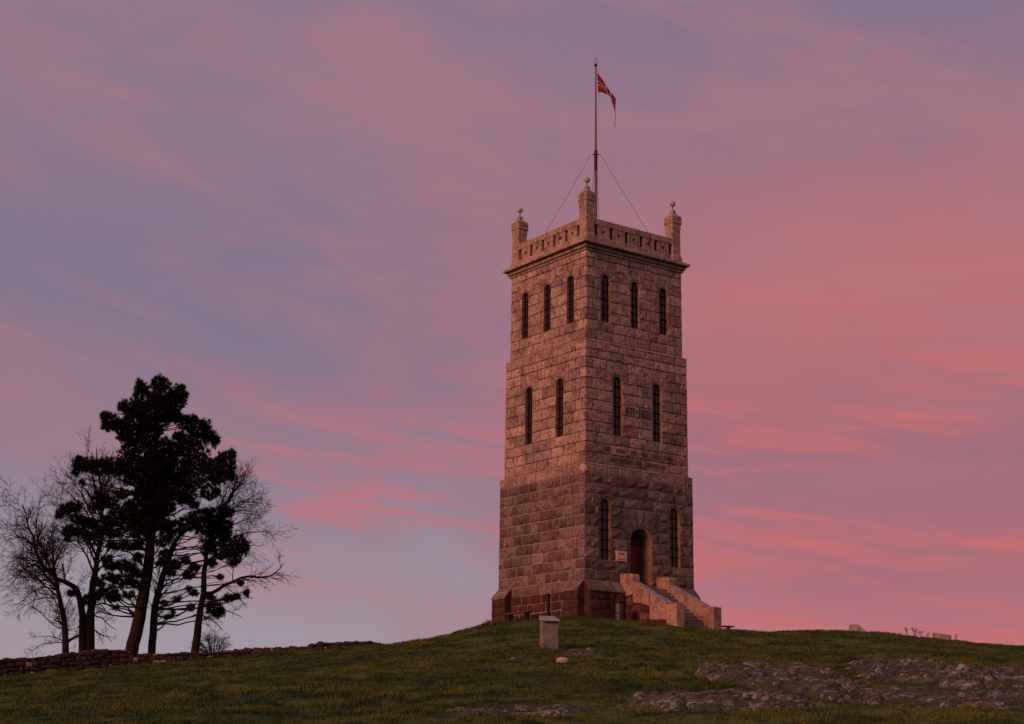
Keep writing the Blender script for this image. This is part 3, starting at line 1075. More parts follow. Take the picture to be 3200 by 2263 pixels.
# --- flagpole on the roof
fpole = thing('flagpole', (0, 0, 15.62), 'slim flagpole with iron collar rising from the tower roof', 'flagpole')
MB().tube([(0, 0, 15.6), (0, 0, 20.9)], [.075, .066], 12).build('lower_pole', M['pole'], fpole)
MB().tube([(0, 0, 20.9), (0, 0, 26.1)], [.060, .036], 12).build('upper_pole', M['pole'], fpole)
MB().lathe([(.075, 20.5), (.08, 20.52), (.08, 21.55), (.07, 21.58)], 0, 0, 14).build('sleeve', M['iron'], fpole)
MB().tube([(-.17 * RGT[0], -.17 * RGT[1], 21.36), (.17 * RGT[0], .17 * RGT[1], 21.36)], [.03, .03], 6).build('crossbar', M['iron'], fpole)
tk = MB().lathe([(.03, 26.06), (.085, 26.10), (.085, 26.18), (.03, 26.22)], 0, 0, 12).build('truck', M['iron'], fpole)
for sgn in (-1, 1):
    p = [np.array([0, 0, 26.2]), RGT * .075 * sgn + np.array([0, 0, 26.30]), RGT * .06 * sgn + np.array([0, 0, 26.40]), np.array([0, 0, 26.47])]
    MB().tube(p, [.012] * 4, 5).build('loop', M['iron'], tk)
MB().tube([(0, 0, 26.45), (0, 0, 26.62)], [.012, .006], 5).build('spike', M['iron'], tk)
HO = RGT * 0.11
MB().tube([HO * .8 + np.array([0, 0, 25.95]), HO * 1.5 + np.array([0, 0, 25.70])], [.010, .010], 4).build('halyard', M['wire'], fpole)
MB().tube([HO * 1.5 + np.array([0, 0, 24.7]), HO * .9 + np.array([0, 0, 22.5]), HO * .75 + np.array([0, 0, 17.0])], [.006] * 3, 4).build('halyard', M['wire'], fpole)
for (sx, sy), lab in (((-1, 1), 'guy wire running down from the pole collar to the left tower corner'), ((1, -1), 'guy wire running down from the pole collar to the right tower corner'),
                      ((-1, -1), 'guy wire running down from the pole collar to the nearest corner'), ((1, 1), 'guy wire dropping from the pole collar to the rear corner')):
    p1 = np.array([sx * 2.32, sy * 2.32, 15.95])
    p0 = np.array([sx * .06, sy * .06, 21.36]) + (RGT * (.15 if sx > sy else -.15 if sx < sy else 0))
    mid = (p0 + p1) / 2 - np.array([0, 0, .05])
    w_ = MB().tube([p0, mid, p1], [.0105] * 3, 4).build('guy_wire', M['wire'], None, origin=p1)
    tag(w_, lab, 'wire', 'guy wires of the flagpole')

# --- the flag, limp in light wind
def flag_mat():
    mt, q, bs = new_mat('flag_cloth')
    uv = q.n.new('ShaderNodeUVMap'); uv.uv_map = 'UVMap'
    sep = q.n.new('ShaderNodeSeparateXYZ'); q.l.new(uv.outputs[0], sep.inputs[0])
    def band(v, c, h):
        return q.math('LESS_THAN', q.math('ABSOLUTE', q.math('SUBTRACT', v, c)), h)
    wh = q.math('MAXIMUM', band(sep.outputs[0], .3636, .0909), band(sep.outputs[1], .5, .125))
    bl = q.math('MAXIMUM', band(sep.outputs[0], .3636, .0455), band(sep.outputs[1], .5, .0625))
    col = q.mix(wh, (0.21, 0.008, 0.030, 1), (0.50, 0.42, 0.38, 1))
    col = q.mix(bl, col, (0.025, 0.025, 0.075, 1))
    q.l.new(col, bs.inputs['Base Color'])
    bs.inputs['Roughness'].default_value = 0.8
    tr = q.n.new('ShaderNodeBsdfTranslucent'); q.l.new(col, tr.inputs[0])
    mx = q.n.new('ShaderNodeMixShader'); mx.inputs[0].default_value = 0.35
    q.l.new(bs.outputs[0], mx.inputs[1]); q.l.new(tr.outputs[0], mx.inputs[2])
    q.l.new(mx.outputs[0], q.n['Material Output'].inputs[0])
    return mt


M['flag'] = flag_mat()
pole_d = float(sd((0, 0))[1])
top = [(255, 265, 0, 1), (340, 365, .13, 1), (410, 470, .24, 1), (455, 545, .318, 1), (530, 660, .409, 1), (570, 705, .4545, 1), (625, 775, .56, 1), (672, 850, .68, 1), (660, 980, .80, 1), (655, 1100, .92, 1), (664, 1240, 1, 1)]
bot = [(272, 690, 0, 0), (345, 698, .10, 0), (410, 715, .18, 0), (470, 752, .25, .04), (527, 772, .33, .10), (545, 790, .42, .45), (575, 880, .55, .43), (600, 965, .66, .41), (622, 1050, .78, .40), (640, 1120, .90, .40), (658, 1245, 1, .4)]
NV = 9
FV, FUV = [], []
for j, (t, b) in enumerate(zip(top, bot)):
    for k in range(NV):
        q = k / (NV - 1)
        px = 1830 + .14168 * (t[0] + (b[0] - t[0]) * q); py = 190 + .14168 * (t[1] + (b[1] - t[1]) * q)
        uu = t[2] + (b[2] - t[2]) * q; vv = t[3] + (b[3] - t[3]) * q
        fold = 0.05 * math.sin(uu * 17 + q * 2.2) * min(1, uu * 5) + .06 * math.sin(q * PI) * min(1, uu * 4)
        FV.append(at(px, py, pole_d + fold)); FUV.append((uu, vv))
    # the lower half, folded behind
    q = .55
    px = 1830 + .14168 * (t[0] + (b[0] - t[0]) * q); py = 190 + .14168 * (t[1] + (b[1] - t[1]) * q)
    FV.append(at(px, py, pole_d + .10 + .04 * math.sin(t[2] * 9))); FUV.append((t[2], max(0, b[3] - .42)))
FF = []
K = NV + 1
for j in range(len(top) - 1):
    for k in range(NV if j >= 4 else NV - 1):
        FF.append((j * K + k, j * K + k + 1, (j + 1) * K + k + 1, (j + 1) * K + k))
fl = thing('flag', at(1830 + .14168 * 265, 190 + .14168 * 690, pole_d), 'red flag with blue and white cross hanging half furled from the pole', 'flag')
ck = part('cloth', FV, FF, M['flag'], fl, smooth=True)
uvl = ck.data.uv_layers.new(name='UVMap')
for li, lo in enumerate(ck.data.loops):
    uvl.data[li].uv = FUV[lo.vertex_index]
tl = [at(1830 + .14168 * x, 190 + .14168 * y, pole_d) for x, y in ((664, 1235), (652, 1330), (650, 1380), (642, 1440), (645, 1462))]
MB().tube(tl, [.014, .010, .012, .018, .006], 5).build('tail_cord', M['darkwood'], fl)

# ------------------------------------------------------------------ entrance stairs
stairs = thing('entrance_stairs', (0.07, -5.4, -2.2), 'pale stone entrance stairs with sloping side walls leading to the tower door', 'stairs')
PL, PR = (-1.20, -.77), (.90, 1.33)


def yz_prism(x0, x1, poly):
    n = len(poly)
    v = [(x0, y, z) for y, z in poly] + [(x1, y, z) for y, z in poly]
    f = [tuple(range(n)), tuple(range(2 * n - 1, n - 1, -1))] + [(k, (k + 1) % n, n + (k + 1) % n, n + k) for k in range(n)]
    return v, f


def bev(o, wd=.02, seg=1):
    bm = bmesh.new(); bm.from_mesh(o.data)
    bmesh.ops.recalc_face_normals(bm, faces=bm.faces)
    es = [e for e in bm.edges if len(e.link_faces) == 2 and e.calc_face_angle(0) > .35]
    bmesh.ops.bevel(bm, geom=es, offset=wd, segments=seg, affect='EDGES', profile=.5)
    tn = bm.verts.layers.float.get('tone')
    if tn:
        val = max(v_[tn] for v_ in bm.verts)
        for v_ in bm.verts:
            v_[tn] = val
    bm.to_mesh(o.data); bm.free()
    return o


for x0, x1 in (PL, PR):
    t0 = random.uniform(.3, .7)
    bev(part('upper_block', *yz_prism(x0, x1, [(-3.21, -.66), (-4.04, -.60), (-4.05, -.08), (-4.05, .22), (-3.97, .32), (-3.21, .37)]), M['stair'], stairs, t0))
    # two sloping slabs
    sl = lambda y: -.075 + (y + 4.06) / (-6.28 + 4.06) * (-1.13 + .075)
    ya, yb, yc = -4.06, -5.15, -6.27
    bev(part('side_slab', *yz_prism(x0 + .005, x1 - .005, [(ya, -.93), (ya, sl(ya)), (yb + .014, sl(yb)), (yb + .014, -1.16), (-4.6, -1.02)]), M['stair'], stairs, random.uniform(.2, .9)))
    bev(part('side_slab', *yz_prism(x0 + .012, x1 - .012, [(yb - .014, -1.74), (yb - .014, sl(yb) - .01), (yc, sl(yc) - .01), (yc, -1.80)]), M['stair'], stairs, random.uniform(.2, .9)))
    bev(part('sloping_coping', *yz_prism(x0 - .015, x1 + .015, [(ya - .01, sl(ya)), (ya - .01, sl(ya) + .05), (yb + .004, sl(yb) + .05), (yb + .004, sl(yb))]), M['capslab'], stairs, .5), .012)
    bev(part('sloping_coping', *yz_prism(x0 - .012, x1 + .012, [(yb - .004, sl(yb)), (yb - .004, sl(yb) + .048), (yc, sl(yc) + .048), (yc, sl(yc))]), M['capslab'], stairs, .3), .012)
    bev(part('end_block', *yz_prism(x0 - .02, x1 + .02, [(-6.275, -2.6), (-6.92, -2.6), (-6.92, -1.165), (-6.275, -1.135)]), M['stair'], stairs, random.uniform(.5, 1)), .025, 2)
    # dark masonry under the slabs
    rows = [(-2.6, -2.05), (-2.05, -1.72), (-1.72, -1.40), (-1.40, -1.08), (-1.08, -.70)]
    for zi, (za, zb_) in enumerate(rows):
        y0 = -3.21
        yend = -6.27 if za < -1.7 else (-5.14 if za < -1.1 else -4.05)
        nst = max(1, round((y0 - yend) / .6))
        for j in range(nst):
            q0 = y0 + (yend - y0) * j / nst; q1 = y0 + (yend - y0) * (j + 1) / nst
            ztop = min(zb_, sl((q0 + q1) / 2) - .05) if zi < 4 else zb_
            bev(part('masonry_stone', *yz_prism(x0 + .03 + random.uniform(0, .02), x1 - .03, [(q0 - .008, za + .008), (q0 - .008, zb_ - .006), (q1 + .008, zb_ - .006), (q1 + .008, za + .008)]), M['redstone'], stairs, random.choice([.1, .3, .5, .8, .95])), .018)
    bev(part('wall_core', *yz_prism(x0 + .06, x1 - .06, [(-3.2, -2.6), (-6.25, -2.6), (-6.25, -1.2), (-4.1, -.15), (-3.2, -.15)]), M['redstone'], stairs, .1), .005)
NS = 12
for k in range(NS):
    z1 = -.22 - (k + 0) * (1.93 / NS)
    y1 = -3.95 - k * (2.85 / NS)
    y0 = -3.21 if k == 0 else y1 + 2.85 / NS + .02
    yb = y1 - .0
    bev(part('step', *yz_prism(PL[1] + .002, PR[0] - .002, [(y0 + .05, z1 - .30), (y0 + .05, z1), (yb - .012, z1), (yb - .012, z1 - .045), (yb + .004, z1 - .05), (yb + .004, z1 - .30)]), M['tread'], stairs, random.random()), .01)
bev(part('foot_slab', *yz_prism(-1.32, 1.42, [(-6.93, -2.6), (-6.93, -2.17), (-7.35, -2.185), (-7.35, -2.6)]), M['stair'], stairs, .6), .015)

# ------------------------------------------------------------------ things round the tower
# granite information post
def place(px, py, depth):
    p = at(px, py, depth)
    return p


pp = at(1715, 2014, 51.0)
pz = gz(pp[0], pp[1])
post = thing('granite_post', (pp[0], pp[1], pz), 'square grey granite post with a slanted slab on top in the grass', 'post')
ang = YAW - 0.20
ca, sa = math.cos(-ang), math.sin(-ang)
HW = 0.265


def loc_pt(x, y, z, o=pp):
    return np.array([o[0] + x * ca - y * sa, o[1] + x * sa + y * ca, z])


topz = at(1715, 1937, 51.0)[2]
prof = [(HW * 1.02, pz - .35), (HW * .97, topz - .02)]
v = []
for h, z in prof:
    for x, y in ((-h, -h * .8), (h, -h * .8), (h, h * .8), (-h, h * .8)):
        v.append(loc_pt(x, y, z))
bev(part('shaft', v, [(3, 2, 1, 0), (4, 5, 6, 7), (0, 1, 5, 4), (1, 2, 6, 5), (2, 3, 7, 6), (3, 0, 4, 7)], M['pillar'], post, .5), .012, 2)
v = []
for x, y, z in ((-.295, -.34, topz - .075), (.295, -.34, topz - .075), (.295, .25, topz + .0), (-.295, .25, topz + .0)):
    v.append(loc_pt(x, y, z))
for x, y, z in ((-.295, -.34, topz - .02), (.295, -.34, topz - .02), (.235, .21, topz + .14), (-.275, .21, topz + .14)):
    v.append(loc_pt(x, y, z))
bev(part('slanted_slab', v, [(3, 2, 1, 0), (4, 5, 6, 7), (0, 1, 5, 4), (1, 2, 6, 5), (2, 3, 7, 6), (3, 0, 4, 7)], M['capslab'], post, .7), .012)

# litter bin beside the stairs
bx, by = -2.18, -4.35
bz = gz(bx, by)
lb = thing('litter_bin', (bx, by, bz), 'dark round litter bin with a wide lid beside the stairs', 'bin')
MB().lathe([(.20, bz - .05), (.225, bz + .0), (.225, bz + .74), (.21, bz + .76)], bx, by, 24).build('bin_body', M['bin'], lb, smooth=False)
MB().lathe([(.215, bz + .762), (.285, bz + .79), (.29, bz + .84), (.20, bz + .92), (.10, bz + .97), (.04, bz + .98)], bx, by, 24).build('bin_lid', M['iron'], lb)
MB().lathe([(.229, bz + .30), (.236, bz + .31), (.236, bz + .35), (.229, bz + .36)], bx, by, 24).build('bin_band', M['iron'], lb)


def bench(name, c, dirv, length, depthw, seat_h, zg, label, mat, nslat=3):
    b = thing(name, (c[0], c[1], zg), label, 'bench')
    dv = np.array([dirv[0], dirv[1], 0.0]); dv /= np.linalg.norm(dv)
    nv = np.array([-dv[1], dv[0], 0.0])
    def slab(a0, a1, b0, b1, z0, z1):
        v = [np.array([c[0], c[1], 0]) + dv * a + nv * q + np.array([0, 0, z]) for z in (z0, z1) for a, q in ((a0, b0), (a1, b0), (a1, b1), (a0, b1))]
        return v, [(3, 2, 1, 0), (4, 5, 6, 7), (0, 1, 5, 4), (1, 2, 6, 5), (2, 3, 7, 6), (3, 0, 4, 7)]
    for k in range(nslat):
        b0 = -depthw / 2 + depthw * k / nslat + .008; b1 = -depthw / 2 + depthw * (k + 1) / nslat - .008
        fix_normals(part('seat_plank', *slab(-length / 2, length / 2, b0, b1, zg + seat_h - .05, zg + seat_h), mat, b))
    for a in (-length * .36, length * .36):
        fix_normals(part('leg', *slab(a - .05, a + .05, -depthw * .35, depthw * .35, zg - .2, zg + seat_h - .051), M['darkwood'], b))
    return b


c1 = fp('L', W1, -.75, 0, .62)
bench('wall_bench', c1, (0, 1), 1.75, .38, .44, gz(c1[0], c1[1]) - .02, 'low plank bench against the red stone foot of the tower', M['wood'])
c2 = at(2236, 1960, 74.0)
zg2 = gz(c2[0], c2[1])
zt2 = at(2268, 1956, 74.0)[2]
bench('open_bench', c2, RGT + FWD * .15, 1.75, .40, max(.35, zt2 - zg2), zg2, 'dark bench seat sticking out behind the stair end block', M['darkwood'])


# ------------------------------------------------------------------ rubble walls on the left
def lerp_path(path, t):
    n = len(path) - 1
    k = min(int(t * n), n - 1); q = t * n - k
    return np.asarray(path[k]) * (1 - q) + np.asarray(path[k + 1]) * q


def rubble_wall(name, label, tops, bots, depths, thick, rows, size, seed):
    R = random.Random(seed)
    P = [at(tx, ty, d) for (tx, ty), d in zip(tops, depths)]
    B = [at(tx, by, d) for ((tx, ty), by), d in zip(zip(tops, bots), depths)]
    n = len(P)
    ln = sum(np.linalg.norm((P[i + 1] - P[i])[:2]) for i in range(n - 1))
    root = thing(name, (P[0] + P[-1]) / 2 * np.array([1, 1, 0]) + np.array([0, 0, min(b[2] for b in B)]), label, 'wall')
    cum = [0.0]
    for i in range(n - 1):
        cum.append(cum[-1] + np.linalg.norm((P[i + 1] - P[i])[:2]))
    def line(Q, x):
        x = min(max(x, 0), cum[-1])
        for i in range(n - 1):
            if x <= cum[i + 1] + 1e-9:
                q = (x - cum[i]) / (cum[i + 1] - cum[i])
                return Q[i] * (1 - q) + Q[i + 1] * q
        return Q[-1]
    def tangent(x):
        a, b = line(P, max(0, x - .3)), line(P, min(ln, x + .3))
        t = (b - a) * np.array([1, 1, 0]); return t / np.linalg.norm(t)
    # core
    v, f = [], []
    K = 24
    for k in range(K + 1):
        x = ln * k / K
        t = tangent(x); nn = np.array([t[1], -t[0], 0])       # towards the camera
        top, bo = line(P, x), line(B, x)
        zt = top[2] - .04; zb_ = bo[2] - .5
        for o, z in ((-.04, zb_), (-.05, zt), (-thick, zt), (-thick, zb_)):
            p = top + nn * o; v.append((p[0], p[1], z))
    for k in range(K):
        for j in range(4):
            f.append((k * 4 + j, k * 4 + (j + 1) % 4, (k + 1) * 4 + (j + 1) % 4, (k + 1) * 4 + j))
    f += [(0, 1, 2, 3), tuple(K * 4 + j for j in (3, 2, 1, 0))]
    core = fix_normals(part('wall_core', v, f, M['rubblecore'], root))
    for r_ in range(rows):
        x = -R.uniform(0, size * .5)
        while x < ln - .05:
            L_ = size * R.uniform(.65, 1.7)
            x0, x1 = max(x, 0), min(x + L_, ln)
            x += L_
            if x1 - x0 < .08:
                continue
            xm = (x0 + x1) / 2
            t = tangent(xm); nn = np.array([t[1], -t[0], 0])
            zt_, zb_ = line(P, xm)[2], line(B, xm)[2] - .12
            hgt = zt_ - zb_
            if hgt < .09 or (hgt / rows < .10 and r_ % 2):
                continue
            z0 = zb_ + hgt * r_ / rows; z1 = zb_ + hgt * (r_ + 1) / rows
            if hgt / rows < .10 and r_ + 2 <= rows:
                z1 = min(zt_, zb_ + hgt * (r_ + 2) / rows)
            top_row = r_ == rows - 1 or z1 >= zt_ - .01
            z1 += R.uniform(-.05, .05) if not top_row else R.uniform(-.03, .025)
            z0 += R.uniform(-.04, .03)
            xm += R.uniform(-.05, .05)
            c = line(P, xm); hx = (x1 - x0) / 2 - .012
            dep_in = thick if top_row else .16
            proud = R.uniform(-.02, .05)
            vv = []
            for o, z in ((proud, z0 + .01), (proud - R.uniform(0, .03), z1 - .01), (-dep_in, z1 - R.uniform(.0, .05)), (-dep_in, z0)):
                for sx in (-1, 1):
                    p = c + t * (sx * (hx - R.uniform(0, .03))) + nn * o
                    vv.append((p[0], p[1], z + R.uniform(-.032, .032)))
            ff = [(0, 1, 3, 2), (2, 3, 5, 4), (4, 5, 7, 6), (6, 7, 1, 0), (0, 2, 4, 6), (1, 7, 5, 3)]
            tone = R.random() * .8 if R.random() < .93 else 1.0
            bev(part('stone', vv, ff, M['rubble'], core, tone), .036)
    root['kind'] = 'thing'
    return root


rubble_wall('rubble_wall', 'low dark red rubble wall at the far left edge', [(-130, 2068), (0, 2059), (110, 2052), (210, 2040), (280, 2034), (340, 2028), (385, 2027), (418, 2036)],
            [2132, 2124, 2114, 2106, 2098, 2090, 2084, 2082], [55.5, 56.5, 57.2, 57.9, 58.3, 58.8, 59.1, 59.3], .55, 5, .25, 1)
rubble_wall('rubble_wall', 'long low rubble wall running right below the pine trees', [(405, 2040), (500, 2040), (600, 2037), (700, 2035), (800, 2035), (900, 2031), (985, 2028)],
            [2084, 2076, 2068, 2062, 2056, 2046, 2040], [62.0, 62.5, 63, 63.5, 64, 64.6, 65.2], .5, 4, .24, 2)
rubble_wall('rubble_wall', 'short squared rubble wall end standing highest at the skyline', [(975, 2012), (992, 2007), (1090, 2003), (1166, 2000), (1172, 2005), (1192, 2009)],
            [2036, 2036, 2028, 2025, 2025, 2024], [65.6, 65.7, 66.0, 66.2, 66.3, 66.4], .6, 3, .26, 3)
rubble_wall('rubble_wall', 'thin far wall line behind the long low wall', [(700, 2034), (760, 2025), (880, 2021), (1000, 2016)],
            [2044, 2042, 2038, 2032], [76, 76, 76, 76], .5, 2, .3, 4)

# ------------------------------------------------------------------ bedrock and boulders
ROCKS = []


def outcrop(label, px, py, d, hs, hd, h, seed, step=.065, name='rock_outcrop'):
    c = at(px, py, d)
    s0, d0 = sd(c)
    ss = np.arange(s0 - hs * 1.35, s0 + hs * 1.35, step); dd = np.arange(d0 - hd * 1.35, d0 + hd * 1.35, step * 1.25)
    S, Dd = np.meshgrid(ss, dd)
    X, Y = xy(S, Dd)
    r = np.hypot((S - s0) / hs, (Dd - d0) / hd)
    edge = (fbm(S / (hs * .40), Dd / (hd * .35), seed, 5, .6) - .5) * 1.0
    mask = sstep(1.12 - r + edge, 0.0, .5)
    H0 = height(X, Y)
    wx = S + .35 * (fbm(S * 1.3, Dd * 1.3, seed + 3, 3) - .5); wy = Dd + .5 * (fbm(S * 1.3, Dd * 1.3, seed + 7, 3) - .5)
    v1, v2, cr1, dx, dy = cells(wx / 1.1, wy / 1.5, seed + 20)
    w1, w2, cr2, ex, ey = cells(wx / .36, wy / .55, seed + 40)
    u1, u2, cr3, fx, fy = cells(wx / .13, wy / .20, seed + 50)
    bl = .55 + .45 * v1 + (v2 - .5) * dx * .5 - .35 * dy * .3
    fine = (w1 - .5) + (w2 - .5) * ex * .9 - ey * .35
    crack = sstep(cr1, 0.02, .10); crack2 = sstep(cr2, 0.02, .13); crack3 = sstep(cr3, 0, .2)
    k = min(1, h * 3.2)
    brk = .40 + 1.1 * sstep(fbm(S / 1.4 + 5, Dd / 2.6, seed + 80, 3), .38, .62)
    amp = h * (.45 + .95 * fbm(S / (hs * .5), Dd / (hd * .5), seed + 60, 3))
    Z = H0 - .10 + mask * (.10 + amp * bl * .8 + .10 * fine * k * brk + .05 * (u1 - .5) * k * brk + .05 * (fbm(S * 5, Dd * 5, seed + 70, 3) - .5))
    Z = Z - mask * ((1 - crack) * .28 * k + (1 - crack2) * .06 * k * brk + (1 - crack3) * .012 * brk)
    tone = np.clip(.10 + .35 * v1 + .45 * (w1 - .25) + .25 * (u1 - .4), 0, 1) * np.where(crack * np.maximum(crack2, 1.1 - brk) < .45, .2, 1) * (.6 + .4 * crack3)
    keep = mask > .02
    nd_, ns_ = S.shape
    ix = np.arange(nd_ * ns_).reshape(nd_, ns_)
    q = np.stack([ix[:-1, :-1], ix[:-1, 1:], ix[1:, 1:], ix[1:, :-1]], -1).reshape(-1, 4)
    kq = (keep[:-1, :-1] | keep[:-1, 1:] | keep[1:, 1:] | keep[1:, :-1]).ravel()
    q = q[kq]
    used = np.unique(q)
    remap = -np.ones(nd_ * ns_, int); remap[used] = np.arange(len(used))
    V = np.stack([X, Y, Z], -1).reshape(-1, 3)[used]
    org = np.array([c[0], c[1], float(height(np.array([c[0]]), np.array([c[1]]))[0])])
    o = link(name, make_mesh(name, V - org, remap[q], M['rock'], tone.ravel()[used]), None, org)
    tag(o, label, 'rock', 'bedrock showing through the grass')
    ROCKS.append((s0, d0, hs, hd, seed))
    return o


outcrop('widest fractured grey bedrock outcrop at the right edge', 3100, 2130, 35.5, 3.1, 9.5, .20, 101)
outcrop('low rock shelf at the lower right below the widest outcrop', 2990, 2205, 28.6, 1.9, 2.6, .16, 733, .05)
outcrop('humped grey bedrock outcrop left of the widest one', 2475, 2140, 33.8, 1.75, 7.0, .22, 137)
outcrop('low lichened bedrock slab nearest the bottom right of centre', 2275, 2220, 27.9, 1.95, 2.6, .13, 211, .05)
outcrop('long thin strip of rock at the bottom edge in the middle', 1630, 2245, 26.8, 1.45, 1.0, .09, 307, .05)
outcrop('pale rock patch in the grass just right of the granite post', 1812, 2055, 45.5, .62, 1.6, .15, 401, .05)
outcrop('thin grey rock sliver left below the granite post', 1602, 2078, 42.5, .42, .8, .09, 503, .05)
outcrop('small dark rock patch in the grass well left of the post', 1312, 2098, 41.0, .42, 1.2, .09, 601, .05)


def boulder(label, px, py, d, sx, sy, sz, seed, name='boulder', shape=None, mat='boulder', sink=.25):
    c = at(px, py, d)
    z = gz(c[0], c[1])
    bm = bmesh.new()
    bmesh.ops.create_icosphere(bm, subdivisions=3, radius=1)
    R = random.Random(seed)
    off = R.uniform(0, 50)
    for v in bm.verts:
        p = v.co.copy()
        p = Vector([math.copysign(abs(q) ** .62, q) for q in p])
        k = 1 + .22 * (float(fbm(np.array([p.x * 1.3 + off]), np.array([p.y * 1.3 + p.z * 1.7 + off]), seed, 3)[0]) - .5)
        if shape:
            p = shape(p)
        p = p * k
        w = c * np.array([1, 1, 0]) + RGT * (p.x * sx) + FWD * (p.y * sy)
        v.co = Vector((w[0] - c[0], w[1] - c[1], p.z * sz + sz * (1 - sink)))
    me = bpy.data.meshes.new(name); bm.to_mesh(me); bm.free()
    a_ = me.attributes.new('tone', 'FLOAT', 'POINT'); a_.data.foreach_set('value', np.full(len(me.vertices), R.random(), np.float32))
    me.materials.append(M[mat])
    o = link(name, me, None, (c[0], c[1], z))
    return tag(o, label, 'boulder')


def wedge_shape(p):
    k = (p.x + 1) / 2
    return Vector((p.x, p.y, p.z if p.z < 0 else p.z * (1.0 - .85 * max(0, (p.x + .1) / 1.1))))


def block_stone(label, px, py, d, pts, tone, name='boulder'):
    """angular stone: hull of a few corner points given in metres (right, away, up)"""
    c = at(px, py, d); z = gz(c[0], c[1]) + .06
    bm = bmesh.new()
    for x, y, h in pts:
        w = RGT * x + FWD * y
        bm.verts.new((w[0], w[1], h))
    bmesh.ops.convex_hull(bm, input=bm.verts)
    bmesh.ops.bevel(bm, geom=list(bm.edges), offset=.018, segments=1, affect='EDGES')
    me = bpy.data.meshes.new(name); bm.to_mesh(me); bm.free()
    a_ = me.attributes.new('tone', 'FLOAT', 'POINT'); a_.data.foreach_set('value', np.full(len(me.vertices), tone, np.float32))
    me.materials.append(M['boulder'])
    return tag(link(name, me, None, (c[0], c[1], z)), label, 'boulder')


block_stone('pale wedge shaped boulder on the right skyline', 2682, 1972, 66.0, [(-.37, -.3, -.3), (-.37, .35, -.3), (-.34, -.2, .26), (-.30, .3, .30), (-.05, -.15, .31), (-.02, .3, .30), (.36, -.3, -.05), (.42, .3, -.02), (.4, 0, -.3), (-.42, 0, .0)], .5)
block_stone('square pale stone block farther right on the skyline', 2944, 2001, 66.3, [(-.30, -.25, -.3), (-.30, .25, -.3), (.30, -.25, -.3), (.28, .25, -.3), (-.34, -.28, .22), (-.34, .25, .24), (.34, -.25, .13), (.34, .25, .15)], .2)
boulder('small pale rock lying in the grass below the rock patch', 1758, 2088, 40.5, .17, .2, .09, 12)
boulder('rounded loose rock perched above the humped outcrop', 2650, 2072, 43.0, .20, .2, .10, 15, sink=.25, mat='rubble')
boulder('small reddish foot stone at the left base of the tower', 1532, 1966, 70.5, .22, .25, .12, 18, mat='redstone')

# dead weed stalks on the right skyline
WEEDS = [(2812, 14, 'short dry weed stalk at the left end of the skyline weeds'), (2836, 30, 'single tall dry weed stalk left of the bushy weed'), (2862, 34, 'bushy dry weed between two single stalks on the skyline'),
         (2880, 22, 'slanting dry weed just right of the bushy weed'), (2897, 20, 'lone thin dry weed just left of the square stone block'), (2991, 18, 'thin dry weed right of the square stone block')]
for i, (px, hpx, lab) in enumerate(WEEDS):
    R = random.Random(40 + i)
    c = at(px, 1990, 66.2); z = gz(c[0], c[1])
    root = thing('dry_weed', (c[0], c[1], z), lab, 'weed', 'dry weeds on the skyline')
    hgt = hpx / 70.0
    for k in range(5 if i == 2 else 3 if i in (1, 3) else 2):
        ln_ = RGT * R.uniform(-.35, .35) * hgt + FWD * R.uniform(-.2, .2) * hgt
        b0 = np.array([c[0], c[1], z - .03]) + RGT * R.uniform(-.05, .05)
        pts = [b0, b0 + ln_ * .4 + np.array([0, 0, hgt * .55]), b0 + ln_ + np.array([0, 0, hgt * R.uniform(.8, 1.05)])]
        m = MB().tube(pts, [.012, .010, .006], 4)
        for q in range(6):
            t = R.uniform(.5, 1)
            p = pts[1] * (1 - (t - .5) * 2) + pts[2] * ((t - .5) * 2)
            m.tube([p, p + RGT * R.uniform(-.1, .1) + np.array([0, 0, R.uniform(.02, .10)])], [.008, .005], 3)
        m.build('stalk', M['weed'], root)

# ------------------------------------------------------------------ trees
TD = 77.0


def cp(x, y, d=TD):
    """point from the tree close-up (0..1543 x 0..1624 covers x 0..950, y 1150..2150)"""
    return at(x * .61569, 1150 + y * .61576, d)


